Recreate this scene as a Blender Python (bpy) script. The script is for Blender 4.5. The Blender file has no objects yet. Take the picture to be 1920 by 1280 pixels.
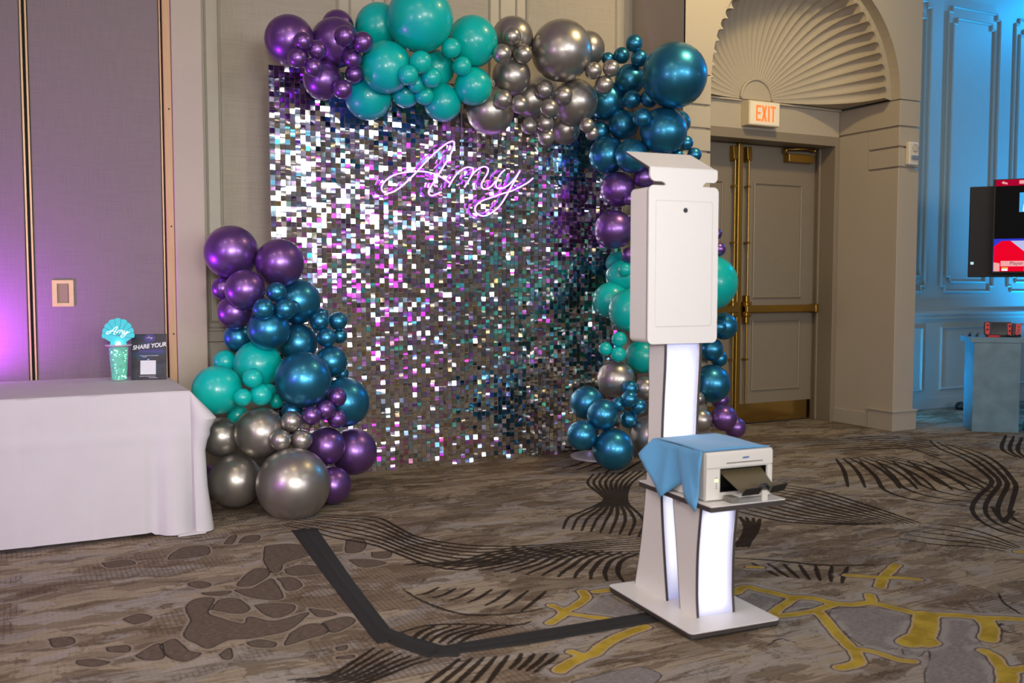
import bpy, math, random
import numpy as np
from mathutils import Vector, Matrix

random.seed(7)
rng = np.random.default_rng(11)
SC = bpy.context.scene
COL = SC.collection
R = math.radians

# ---------------------------------------------------------------- camera
F_PX, PITCH, YAW, CAM_H = 1800.0, R(3.55), R(27.2), 1.3
cam_d = bpy.data.cameras.new('camera')
cam = bpy.data.objects.new('camera', cam_d)
COL.objects.link(cam)
cam.location = (0, 0, CAM_H)
cam.rotation_euler = (R(90) - PITCH, 0, -YAW)
cam_d.sensor_width = 36.0
cam_d.lens = 36.0 * F_PX / 1920.0
cam_d.clip_start = 0.05
cam_d.dof.use_dof = True
cam_d.dof.focus_distance = 6.4
cam_d.dof.aperture_fstop = 3.2
SC.camera = cam

# ---------------------------------------------------------------- world, exposure
SC.view_settings.view_transform = 'Standard'
SC.view_settings.look = 'None'
SC.view_settings.exposure = 0.22
SC.view_settings.gamma = 1.0
SC.view_settings.use_curve_mapping = False
SC.cycles.max_bounces = 6
SC.cycles.diffuse_bounces = 3
SC.cycles.glossy_bounces = 4
SC.cycles.transmission_bounces = 4
SC.cycles.caustics_reflective = False
SC.cycles.caustics_refractive = False
w = bpy.data.worlds.new('world')
SC.world = w
w.use_nodes = True
w.node_tree.nodes['Background'].inputs[0].default_value = (0.9, 0.85, 0.8, 1)
w.node_tree.nodes['Background'].inputs[1].default_value = 0.05

# ---------------------------------------------------------------- lights of the hall
def area(name, loc, target, size, power, color, size_y=None, spread=180):
    l = bpy.data.lights.new(name, 'AREA')
    l.shape = 'RECTANGLE'
    l.size = size
    l.size_y = size_y or size
    l.energy = power
    l.color = color
    l.spread = R(spread)
    o = bpy.data.objects.new(name, l)
    COL.objects.link(o)
    o.location = loc
    d = Vector(target) - Vector(loc)
    o.rotation_euler = d.to_track_quat('-Z', 'Y').to_euler()
    return o

def spot(name, loc, target, power, color, angle=70, blend=0.8, radius=0.06):
    l = bpy.data.lights.new(name, 'SPOT')
    l.energy = power
    l.color = color
    l.spot_size = R(angle)
    l.spot_blend = blend
    l.shadow_soft_size = radius
    o = bpy.data.objects.new(name, l)
    COL.objects.link(o)
    o.location = loc
    d = Vector(target) - Vector(loc)
    o.rotation_euler = d.to_track_quat('-Z', 'Y').to_euler()
    return o

CEIL = 4.9
WARM = (1.0, 0.78, 0.48)
NEUT = (1.0, 0.93, 0.86)
# ceiling troffers over the hall: a grid of small panels
for i, x in enumerate((-4.0, -1.6, 0.8, 3.2, 5.6, 8.0)):
    for j, y in enumerate((2.6, 0.2, -2.2, -4.6, -7.0)):
        c = WARM if (i + j) % 3 == 2 else NEUT
        area('ceiling_troffer', (x, y, CEIL - 0.03), (x, y, 0), 0.75, 15 if x < 3 else 2.6 if x < 7 else 1.3, c, 0.6)
# warm downlights in front of the arched portal
area('portal_downlight', (4.7, 4.1, CEIL - 0.04), (5.0, 5.9, 3.0), 0.4, 52, (1.0, 0.76, 0.36), 0.4, 135)
# soft key lamp of the photographer, beside the camera
area('key_and_added_fill', (-0.35, -0.55, 1.95), (1.5, 6.0, 1.1), 0.45, 17, (1.0, 0.95, 0.93), 0.45, 74)
area('key_and_added_fill', (-1.9, 2.4, 2.1), (2.0, 3.4, 1.0), 0.6, 8.5, (1.0, 0.93, 0.90), 0.6, 90)  # unseen fill added at the left to brighten the kiosk's side
# bright white panels added at the rear for sequin whites and balloon highlights
area('added_rear_panel', (1.4, -8.9, 2.9), (2.5, 6.0, 1.6), 4.4, 62, (1.0, 0.97, 0.94), 2.4, 60)
area('added_rear_panel', (5.6, -8.9, 2.7), (2.5, 6.0, 1.6), 3.2, 38, (0.96, 0.98, 1.0), 2.1, 60)
# coloured uplighters; teal ones and panels are added for sequin tints
spot('magenta_uplight', (-0.42, 5.99, 0.80), (-0.12, 6.24, 1.55), 98, (0.52, 0.05, 1.0), 165, 1.0, 0.05)
spot('violet_par', (-3.2, 1.6, 1.5), (0.2, 5.4, 0.9), 110, (0.55, 0.10, 1.0), 60, 1.0, 0.12)
spot('cyan_wash', (10.9, 6.0, 4.5), (8.7, 6.75, 2.7), 170, (0.0, 0.42, 1.0), 120, 1.0, 0.08)
spot('cyan_uplight', (11.0, 5.9, 0.2), (9.2, 6.75, 3.9), 1100, (0.0, 0.44, 1.0), 92, 1.0, 0.08)
spot('cyan_uplight', (7.25, 6.45, 0.15), (8.2, 6.1, 1.3), 55, (0.0, 0.47, 1.0), 165, 1.0, 0.05)
spot('added_teal_light', (10.5, -6.2, 0.15), (11.3, -6.4, 1.2), 42, (0.0, 0.85, 0.72), 165, 1.0, 0.08)  # this pair is added so the right-hand sequins reflect teal
spot('added_teal_light', (10.5, -8.1, 0.15), (11.3, -8.3, 1.2), 42, (0.0, 0.80, 0.78), 165, 1.0, 0.08)
spot('magenta_uplight', (7.0, -8.4, 0.2), (7.0, -9.0, 2.2), 240, (0.75, 0.02, 1.0), 150, 1.0, 0.08)
spot('cyan_uplight', (3.8, -8.4, 0.2), (3.8, -9.0, 2.2), 240, (0.05, 0.6, 1.0), 150, 1.0, 0.08)
spot('magenta_uplight', (-5.2, 2.0, 0.2), (-6.0, 2.0, 2.2), 240, (0.6, 0.02, 1.0), 150, 1.0, 0.08)
for i, x in enumerate((-1.8, -0.6, 3.6, 4.4, 7.2, 8.0, 8.8)):  # unseen panels added for coloured reflections in the sequins
    c_, p_ = (((0.62, 0.04, 0.80), 0.8), ((0.35, 0.76, 1.0), 4.5), ((0.10, 0.55, 0.85), 2.6))[i % 3]
    area('added_glint_panel', (x, -8.0, 3.4 - 0.5 * (i % 3)), (x * 0.6 + 1.0, 4.0, 1.0), 0.55 if i % 3 == 0 else 0.85, p_, c_, 0.55 if i % 3 == 0 else 0.85)
for i, (x, y, z) in enumerate(((9.8, -1.2, 2.6), (9.9, -4.5, 2.0), (9.6, -6.5, 3.0), (9.9, 1.4, 3.0), (9.7, -3.0, 3.4), (8.2, -7.4, 2.2))):  # more added panels, for pale and coloured glints in the right-hand sequins
    area('added_glint_panel', (x, y, z), (3.0, 5.0, 1.0), 0.6, (2, 0.8, 2, 2.5, 2.5, 3)[i], ((0.15, 0.65, 1.0), (0.62, 0.05, 0.8), (1.0, 0.8, 0.4), (0.78, 0.80, 1.0), (0.80, 0.82, 1.0), (0.85, 0.85, 1.0))[i], 0.6)

# ---------------------------------------------------------------- pixel helpers (1920 x 1280 frame -> world)
_cp, _sp, _cy, _sy = math.cos(PITCH), math.sin(PITCH), math.cos(YAW), math.sin(YAW)
FWD = Vector((_sy * _cp, _cy * _cp, -_sp))
RGT = Vector((_cy, -_sy, 0))
UPV = Vector((_sy * _sp, _cy * _sp, _cp))
EYE = Vector((0, 0, CAM_H))
def ray(px, py):
    return FWD + RGT * ((px - 960) / F_PX) + UPV * ((640 - py) / F_PX)
def on_z(px, py, z=0.0):
    r = ray(px, py)
    return EYE + r * ((z - CAM_H) / r.z)
def on_y(px, py, y):
    r = ray(px, py)
    return EYE + r * (y / r.y)
def on_plane(px, py, p, n):
    r = ray(px, py)
    return EYE + r * ((Vector(p) - EYE).dot(n) / r.dot(n))
def to_px(p):
    d = Vector(p) - EYE
    z = d.dot(FWD)
    return 960 + F_PX * d.dot(RGT) / z, 640 - F_PX * d.dot(UPV) / z

# ---------------------------------------------------------------- object helpers
def link(name, mesh, parent=None):
    o = bpy.data.objects.new(name, mesh)
    COL.objects.link(o)
    if parent is not None:
        o.parent = parent
    return o
def empty(name, loc=(0, 0, 0), rz=0.0):
    o = bpy.data.objects.new(name, None)
    COL.objects.link(o)
    o.location = loc
    o.rotation_euler = (0, 0, rz)
    o.empty_display_size = 0.1
    return o
def tag(o, label, cat, group=None):
    o['label'] = label
    o['category'] = cat
    if group:
        o['group'] = group
    return o
def struct(o, label=None):
    o['kind'] = 'structure'
    if label:
        o['label'] = label
    return o

class MB:
    def __init__(self):
        self.v, self.f = [], []
    def add(self, vs, fs):
        n = len(self.v)
        self.v += [tuple(p) for p in vs]
        self.f += [tuple(i + n for i in f) for f in fs]
        return self
    def box(self, x0, x1, y0, y1, z0, z1, m=None):
        vs = [Vector((x, y, z)) for z in (z0, z1) for y in (y0, y1) for x in (x0, x1)]
        if m is not None:
            vs = [m @ p for p in vs]
        return self.add(vs, [(0, 2, 3, 1), (4, 5, 7, 6), (0, 1, 5, 4), (2, 6, 7, 3), (0, 4, 6, 2), (1, 3, 7, 5)])
    def prism(self, poly, depth_vec):
        """extrude a planar 3D polygon along a vector"""
        n = len(poly)
        d = Vector(depth_vec)
        vs = [Vector(p) for p in poly] + [Vector(p) + d for p in poly]
        fs = [tuple(range(n - 1, -1, -1)), tuple(range(n, 2 * n))]
        fs += [(i, (i + 1) % n, n + (i + 1) % n, n + i) for i in range(n)]
        return self.add(vs, fs)
    def tube(self, pts, r, seg=8, closed=False):
        pts = [Vector(p) for p in pts]
        n = len(pts)
        vs, prev = [], None
        for i, p in enumerate(pts):
            a = pts[(i - 1) % n] if (i > 0 or closed) else p
            b = pts[(i + 1) % n] if (i < n - 1 or closed) else p
            t = (b - a)
            t = t.normalized() if t.length > 1e-9 else Vector((0, 0, 1))
            if prev is None:
                u = t.orthogonal().normalized()
            else:
                u = (prev - t * prev.dot(t))
                u = u.normalized() if u.length > 1e-6 else t.orthogonal().normalized()
            prev = u
            v = t.cross(u)
            rr = r[i] if hasattr(r, '__len__') else r
            vs += [p + (u * math.cos(2 * math.pi * k / seg) + v * math.sin(2 * math.pi * k / seg)) * rr for k in range(seg)]
        fs = []
        for i in range(n if closed else n - 1):
            j = (i + 1) % n
            fs += [(i * seg + k, i * seg + (k + 1) % seg, j * seg + (k + 1) % seg, j * seg + k) for k in range(seg)]
        if not closed:
            fs += [tuple(range(seg - 1, -1, -1)), tuple((n - 1) * seg + k for k in range(seg))]
        return self.add(vs, fs)
    def lathe(self, prof, seg=24, c=(0, 0, 0)):
        """profile of (radius, z), around z"""
        c = Vector(c)
        vs = []
        for (r, z) in prof:
            vs += [c + Vector((r * math.cos(2 * math.pi * k / seg), r * math.sin(2 * math.pi * k / seg), z)) for k in range(seg)]
        fs = []
        for i in range(len(prof) - 1):
            fs += [(i * seg + k, i * seg + (k + 1) % seg, (i + 1) * seg + (k + 1) % seg, (i + 1) * seg + k) for k in range(seg)]
        fs += [tuple(range(seg - 1, -1, -1)), tuple((len(prof) - 1) * seg + k for k in range(seg))]
        return self.add(vs, fs)
    def grid(self, pts):
        """2D list of points -> quads"""
        h, wd = len(pts), len(pts[0])
        vs = [p for row in pts for p in row]
        return self.add(vs, [(j * wd + i, j * wd + i + 1, (j + 1) * wd + i + 1, (j + 1) * wd + i) for j in range(h - 1) for i in range(wd - 1)])
    def mesh(self, name, mat=None, smooth=False):
        me = bpy.data.meshes.new(name)
        me.from_pydata(self.v, [], self.f)
        if mat:
            me.materials.append(mat)
        if smooth:
            me.polygons.foreach_set('use_smooth', [True] * len(me.polygons))
        me.update()
        return me
    def build(self, name, mat, parent=None, smooth=False, bevel=0.0, bseg=2, solid=0.0, auto=None):
        o = link(name, self.mesh(name, mat, smooth or auto is not None), parent)
        if solid:
            s = o.modifiers.new('solid', 'SOLIDIFY')
            s.thickness = solid
            s.offset = 0
        if bevel:
            b = o.modifiers.new('bevel', 'BEVEL')
            b.width = bevel
            b.segments = bseg
            b.limit_method = 'ANGLE'
            b.angle_limit = R(40)
        if auto is not None:
            o.data.set_sharp_from_angle(angle=R(auto))
        return o

def rrect(x0, x1, z0, z1, r, n=5):
    out = []
    for (cx, cz, a0) in ((x1 - r, z1 - r, 0), (x0 + r, z1 - r, 90), (x0 + r, z0 + r, 180), (x1 - r, z0 + r, 270)):
        for k in range(n + 1):
            a = R(a0 + 90 * k / n)
            out.append((cx + r * math.cos(a), cz + r * math.sin(a)))
    return out

def smooth_path(pts, n=6):
    """Catmull-Rom through points (tuples of any dimension)"""
    P = [np.array(p, float) for p in pts]
    P = [2 * P[0] - P[1]] + P + [2 * P[-1] - P[-2]]
    out = []
    for i in range(1, len(P) - 2):
        a, b, c, d = P[i - 1], P[i], P[i + 1], P[i + 2]
        for k in range(n):
            t = k / n
            out.append(0.5 * ((2 * b) + (c - a) * t + (2 * a - 5 * b + 4 * c - d) * t * t + (3 * b - a - 3 * c + d) * t ** 3))
    out.append(P[-2])
    return out

def frame_bars(mb, x0, x1, z0, z1, y, wd, dp, notch=0.0):
    """picture-frame moulding standing proud of a wall facing -Y"""
    if notch:
        path = [(x0, z0 + notch), (x0 + notch, z0 + notch), (x0 + notch, z0), (x1 - notch, z0), (x1 - notch, z0 + notch), (x1, z0 + notch),
                (x1, z1 - notch), (x1 - notch, z1 - notch), (x1 - notch, z1), (x0 + notch, z1), (x0 + notch, z1 - notch), (x0, z1 - notch)]
    else:
        path = [(x0, z0), (x1, z0), (x1, z1), (x0, z1)]
    n = len(path)
    ring = []
    for i in range(n):
        a, b, c = (np.array(path[(i + k) % n], float) for k in (-1, 0, 1))
        d1 = (b - a) / np.linalg.norm(b - a)
        d2 = (c - b) / np.linalg.norm(c - b)
        n1, n2 = np.array((-d1[1], d1[0])), np.array((-d2[1], d2[0]))
        off = (n1 + n2)
        inner = b + off * wd
        mid = b + off * wd * 0.5
        ring.append([(b[0], y, b[1]), (b[0], y - dp * 0.6, b[1]), (mid[0], y - dp, mid[1]), (inner[0], y - dp * 0.35, inner[1]), (inner[0], y, inner[1])])
    m = 5
    vs = [p for rr in ring for p in rr]
    fs = [(i * m + k, i * m + k + 1, ((i + 1) % n) * m + k + 1, ((i + 1) % n) * m + k) for i in range(n) for k in range(m - 1)]
    mb.add(vs, fs)

# ---------------------------------------------------------------- materials
def nodes_of(name):
    m = bpy.data.materials.new(name)
    m.use_nodes = True
    nt = m.node_tree
    return m, nt, nt.nodes['Principled BSDF']
def sock(nt, a, b):
    nt.links.new(a, b)
def mat(name, col, rough=0.5, metal=0.0, var=0.06, vscale=30.0, bump=0.0, bscale=200.0, coat=0.0, spec=0.5, trans=0.0, sheen=0.0, stretch=None, alpha=1.0):
    m, nt, b = nodes_of(name)
    tc = nt.nodes.new('ShaderNodeTexCoord')
    src = tc.outputs['Object']
    if stretch:
        mp = nt.nodes.new('ShaderNodeMapping')
        mp.inputs['Scale'].default_value = stretch
        sock(nt, src, mp.inputs[0])
        src = mp.outputs[0]
    nz = nt.nodes.new('ShaderNodeTexNoise')
    nz.inputs['Scale'].default_value = vscale
    nz.inputs['Detail'].default_value = 4
    sock(nt, src, nz.inputs['Vector'])
    mx = nt.nodes.new('ShaderNodeMix')
    mx.data_type = 'RGBA'
    mx.inputs[6].default_value = (*[c * (1 - var) for c in col], 1)
    mx.inputs[7].default_value = (*[min(1, c * (1 + var)) for c in col], 1)
    sock(nt, nz.outputs[0], mx.inputs[0])
    sock(nt, mx.outputs[2], b.inputs['Base Color'])
    b.inputs['Roughness'].default_value = rough
    b.inputs['Metallic'].default_value = metal
    b.inputs['Coat Weight'].default_value = coat
    b.inputs['Coat Roughness'].default_value = 0.08
    b.inputs['Specular IOR Level'].default_value = spec
    b.inputs['Transmission Weight'].default_value = trans
    b.inputs['Sheen Weight'].default_value = sheen
    b.inputs['Alpha'].default_value = alpha
    if bump:
        n2 = nt.nodes.new('ShaderNodeTexNoise')
        n2.inputs['Scale'].default_value = bscale
        n2.inputs['Detail'].default_value = 3
        sock(nt, src, n2.inputs['Vector'])
        bp = nt.nodes.new('ShaderNodeBump')
        bp.inputs['Strength'].default_value = bump
        bp.inputs['Distance'].default_value = 0.01
        sock(nt, n2.outputs[0], bp.inputs['Height'])
        sock(nt, bp.outputs[0], b.inputs['Normal'])
    return m
def emit(name, col, strength, base=(0.8, 0.8, 0.8), var=0.0, vscale=8.0):
    m, nt, b = nodes_of(name)
    b.inputs['Base Color'].default_value = (*base, 1)
    b.inputs['Emission Color'].default_value = (*col, 1)
    b.inputs['Emission Strength'].default_value = strength
    if var:
        tc = nt.nodes.new('ShaderNodeTexCoord')
        nz = nt.nodes.new('ShaderNodeTexNoise')
        nz.inputs['Scale'].default_value = vscale
        sock(nt, tc.outputs['Object'], nz.inputs['Vector'])
        mr = nt.nodes.new('ShaderNodeMapRange')
        mr.inputs[1].default_value, mr.inputs[2].default_value = 0.3, 0.7
        mr.inputs[3].default_value, mr.inputs[4].default_value = strength * (1 - var), strength * (1 + var)
        sock(nt, nz.outputs[0], mr.inputs[0])
        sock(nt, mr.outputs[0], b.inputs['Emission Strength'])
    return m
def linen(name, ca, cb, s=260.0, rough=0.9):
    """woven wall fabric: crossed fine threads"""
    m, nt, b = nodes_of(name)
    tc = nt.nodes.new('ShaderNodeTexCoord')
    outs = []
    for st in ((s, s, 6.0), (5.0, 5.0, s)):
        mp = nt.nodes.new('ShaderNodeMapping')
        mp.inputs['Scale'].default_value = st
        sock(nt, tc.outputs['Object'], mp.inputs[0])
        nz = nt.nodes.new('ShaderNodeTexNoise')
        nz.inputs['Scale'].default_value = 1.0
        nz.inputs['Detail'].default_value = 3
        sock(nt, mp.outputs[0], nz.inputs['Vector'])
        outs.append(nz.outputs[0])
    ad = nt.nodes.new('ShaderNodeMath')
    ad.operation = 'ADD'
    sock(nt, outs[0], ad.inputs[0])
    sock(nt, outs[1], ad.inputs[1])
    mr = nt.nodes.new('ShaderNodeMapRange')
    mr.inputs[1].default_value, mr.inputs[2].default_value = 0.7, 1.3
    sock(nt, ad.outputs[0], mr.inputs[0])
    mx = nt.nodes.new('ShaderNodeMix')
    mx.data_type = 'RGBA'
    mx.inputs[6].default_value = (*ca, 1)
    mx.inputs[7].default_value = (*cb, 1)
    sock(nt, mr.outputs[0], mx.inputs[0])
    sock(nt, mx.outputs[2], b.inputs['Base Color'])
    b.inputs['Roughness'].default_value = rough
    b.inputs['Specular IOR Level'].default_value = 0.2
    bp = nt.nodes.new('ShaderNodeBump')
    bp.inputs['Strength'].default_value = 0.25
    bp.inputs['Distance'].default_value = 0.002
    sock(nt, ad.outputs[0], bp.inputs['Height'])
    sock(nt, bp.outputs[0], b.inputs['Normal'])
    return m

M_PLASTER = mat('plaster_paint', (0.46, 0.40, 0.31), 0.6, var=0.03, bump=0.03, bscale=150)
M_TRIM = mat('trim_paint', (0.44, 0.395, 0.315), 0.45, var=0.03)
M_WALLCLOTH = linen('wall_fabric', (0.36, 0.32, 0.255), (0.44, 0.395, 0.32))
M_PARTCLOTH = linen('partition_fabric', (0.215, 0.18, 0.18), (0.255, 0.215, 0.21), 190.0)
M_BLUEWALL = mat('panelling_with_blue_light', (0.34, 0.41, 0.42), 0.5, var=0.04)  # red lowered: part of the blue light is put into this colour
M_DOOR = mat('door_paint', (0.235, 0.195, 0.145), 0.45, var=0.05)
M_FRAME = mat('door_frame_paint', (0.25, 0.205, 0.15), 0.45, var=0.05)
M_BRASS = mat('brass', (0.44, 0.265, 0.055), 0.36, 1.0, var=0.12, vscale=12)
M_BRONZE = mat('bronze_plate', (0.40, 0.27, 0.15), 0.45, 0.6, var=0.1)
M_WOOD = mat('jamb_wood', (0.56, 0.36, 0.17), 0.5, var=0.16, vscale=6, stretch=(20, 20, 1.2))
M_DARK = mat('dark_gap', (0.02, 0.016, 0.014), 0.8)
M_BLACK = mat('black_plastic', (0.012, 0.012, 0.013), 0.4, var=0.1)
M_WHITE = mat('white_laminate', (0.82, 0.79, 0.77), 0.32, var=0.01)
M_EDGE = mat('dark_laminate_edge', (0.055, 0.045, 0.04), 0.5)
M_CEIL = mat('ceiling_paint', (0.55, 0.53, 0.50), 0.9)
M_REAR = mat('rear_wall_paint', (0.50, 0.45, 0.42), 0.8, var=0.2, vscale=1.5)

# ---------------------------------------------------------------- floor: patterned carpet
def px_line(pts, ox, oy, s, n=5):
    """trace in a zoomed crop -> smoothed floor polyline (world XY)"""
    sm = smooth_path(pts, n)
    return [np.array(on_z(ox + p[0] / s, oy + p[1] / s, 0)[:2]) for p in sm]
def bundle(A, B, n, ox, oy, s):
    a, b = px_line(A, ox, oy, s), px_line(B, ox, oy, s)
    def resample(l, k=26):
        l = np.array(l)
        d = np.r_[0, np.cumsum(np.linalg.norm(np.diff(l, axis=0), axis=1))]
        t = np.linspace(0, d[-1], k)
        return np.c_[np.interp(t, d, l[:, 0]), np.interp(t, d, l[:, 1])]
    a, b = resample(a), resample(b)
    return [a + (b - a) * (i / (n - 1)) for i in range(n)]
ZA = (560, 860, 2.8235)
ZB = (1200, 800, 2.6667)
ZC = (0, 960, 2.526)
dark, gold = [], []
def D(l, w0=0.008, taper=True):
    dark.append((np.array(l), w0 * 1.25, taper))
for (A, B, n, z, w0) in [
    ([(1560, 80), (1530, 130), (1600, 190), (1620, 220), (1520, 270), (1430, 310), (1400, 370)],
     [(1850, 60), (1760, 130), (1735, 190), (1745, 240), (1800, 290), (1830, 340), (1800, 410)], 9, ZA, 0.0085),
    ([(60, 290), (250, 300), (420, 310), (520, 360), (620, 410), (760, 440), (950, 460), (1200, 460), (1500, 440), (1840, 410)],
     [(-80, 350), (60, 380), (200, 420), (380, 450), (520, 500), (680, 560), (860, 590), (1000, 560), (1300, 520), (1800, 500)], 8, ZA, 0.0075),
    ([(1150, 465), (1000, 500), (850, 540), (560, 560)],
     [(1800, 500), (1710, 540), (1690, 600), (1720, 650)], 15, ZA, 0.009),
    ([(620, 720), (680, 710), (740, 680)], [(1180, 805), (1240, 760), (1310, 700)], 7, ZA, 0.007),
    ([(600, 960), (640, 920), (720, 885)], [(840, 980), (930, 930), (1130, 885)], 6, ZA, 0.008),
    ([(-60, 1170), (150, 1150), (280, 1080), (400, 1000)], [(250, 1230), (450, 1150), (600, 1090), (700, 1060)], 7, ZA, 0.007),
    ([(620, 1230), (760, 1130), (850, 1060)], [(1000, 1190), (1050, 1120), (1110, 1040)], 5, ZA, 0.008),
    ([(1120, 1110), (1160, 1070), (1180, 1030)], [(1250, 1130), (1320, 1080), (1380, 1030)], 4, ZA, 0.008),
    ([(1560, -20), (1500, 20), (1400, 50)], [(1850, -10), (1780, 30), (1700, 80)], 5, ZA, 0.010),
    ([(980, 160), (1020, 220), (1040, 300)],
     [(1260, 150), (1450, 190), (1640, 260), (1740, 320)], 9, ZB, 0.011),
    ([(1100, 170), (1180, 250), (1230, 320), (1400, 370), (1680, 400)],
     [(1500, 170), (1600, 220), (1680, 260), (1740, 290), (1780, 310)], 6, ZB, 0.011),
    ([(720, 290), (900, 320), (1100, 380), (1400, 480)],
     [(480, 420), (700, 470), (900, 485), (1080, 490)], 12, ZB, 0.010),
    ([(1000, 120), (1200, 110), (1350, 110), (1500, 160)], [(720, 60), (1000, 60), (1250, 45), (1460, 70)], 7, ZB, 0.009),
    ([(1450, 70), (1500, 110), (1620, 160), (1720, 230), (1760, 280), (1690, 350), (1660, 410), (1700, 470), (1800, 520), (1920, 550)],
     [(1560, 90), (1700, 130), (1800, 190), (1860, 260), (1880, 300), (1860, 380), (1850, 440), (1900, 480), (1960, 500), (2000, 520)], 4, ZB, 0.012),
    ([(1830, 40), (1810, 110), (1880, 150)], [(1950, 60), (1930, 120), (1970, 170)], 4, ZB, 0.012),
    ([(560, 680), (640, 720), (690, 745)], [(1040, 700), (1020, 740), (1010, 780)], 7, ZB, 0.008),
    ([(500, 450), (530, 500), (510, 560), (460, 600)], [(600, 460), (580, 520), (550, 570), (540, 600)], 4, ZB, 0.012),
    ([(1420, 480), (1600, 500), (1750, 540), (1900, 600)], [(1300, 560), (1500, 590), (1700, 600), (1920, 640)], 5, ZB, 0.007),
]:
    for l in bundle(A, B, n, *z):
        D(l, w0)
for (L, z, w0) in [
    ([(550, 690), (650, 750), (780, 800), (900, 825), (1050, 825), (1200, 810), (1340, 780)], ZA, 0.006),
    ([(520, 930), (600, 900), (720, 878), (900, 875), (1150, 880), (1230, 860)], ZA, 0.006),
    ([(470, 655), (700, 670), (900, 690), (1170, 690)], ZB, 0.008),
    ([(1820, 480), (1830, 460), (1870, 420)], ZB, 0.012), ([(1820, 480), (1790, 440), (1760, 400)], ZB, 0.012),
    ([(1450, 1150), (1440, 1090), (1500, 1060), (1440, 1030), (1480, 970), (1600, 955), (1690, 975)], ZB, 0.003),
    ([(1920, 980), (1820, 980), (1790, 1010), (1860, 1030), (1920, 1040)], ZB, 0.004),
    ([(1790, 830), (1820, 880), (1880, 920), (1920, 950)], ZB, 0.004),
    ([(640, 1090), (700, 1060), (780, 1080)], ZB, 0.003),
]:
    D(px_line(L, *z), w0)
for (L, z, w0) in [
    ([(470, 830), (530, 800), (600, 815), (690, 835), (760, 850), (860, 855), (960, 880), (1060, 888), (1130, 880), (1200, 888), (1290, 910), (1400, 935), (1500, 938), (1600, 942), (1720, 955), (1850, 958), (1960, 965)], ZB, 0.017),
    ([(770, 855), (720, 890), (680, 920), (660, 945), (760, 938), (860, 922), (960, 890)], ZB, 0.014),
    ([(900, 930), (940, 980), (990, 1040), (1040, 1090), (1080, 1130), (1090, 1180), (1000, 1205)], ZB, 0.016),
    ([(1080, 1110), (1150, 1120), (1220, 1140), (1300, 1165), (1370, 1172)], ZB, 0.011),
    ([(1430, 940), (1425, 1000), (1400, 1050), (1345, 1078)], ZB, 0.040),
    ([(1440, 1050), (1470, 1080), (1430, 1090)], ZB, 0.014),
    ([(1160, 880), (1150, 840)], ZB, 0.014),
    ([(1720, 960), (1750, 1010), (1740, 1060)], ZB, 0.026),
    ([(1030, 742), (1120, 746), (1200, 752), (1300, 754), (1390, 762)], ZB, 0.013),
    ([(1198, 800), (1220, 748), (1250, 720), (1280, 690)], ZB, 0.016),
    ([(1720, 1120), (1770, 1150), (1830, 1215), (1960, 1200)], ZB, 0.017),
    ([(1830, 1215), (1838, 1250), (1840, 1300)], ZB, 0.026),
    ([(550, 700), (600, 702)], ZB, 0.012), ([(1890, 625), (1960, 622)], ZB, 0.014),
    ([(1330, 868), (1390, 832), (1402, 805), (1340, 775)], ZA, 0.013),
    ([(1402, 808), (1460, 780), (1520, 735), (1500, 700)], ZA, 0.015),
    ([(1402, 812), (1500, 830), (1650, 848)], ZA, 0.011),
    ([(1570, 702), (1670, 690)], ZA, 0.013),
    ([(1380, 1120), (1420, 1092), (1500, 1050), (1560, 1030), (1630, 975), (1720, 930), (1830, 890)], ZA, 0.019),
    ([(1440, 1020), (1490, 1035)], ZA, 0.012),
]:
    gold.append((np.array(px_line(L, *z)), w0, False))
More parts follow.
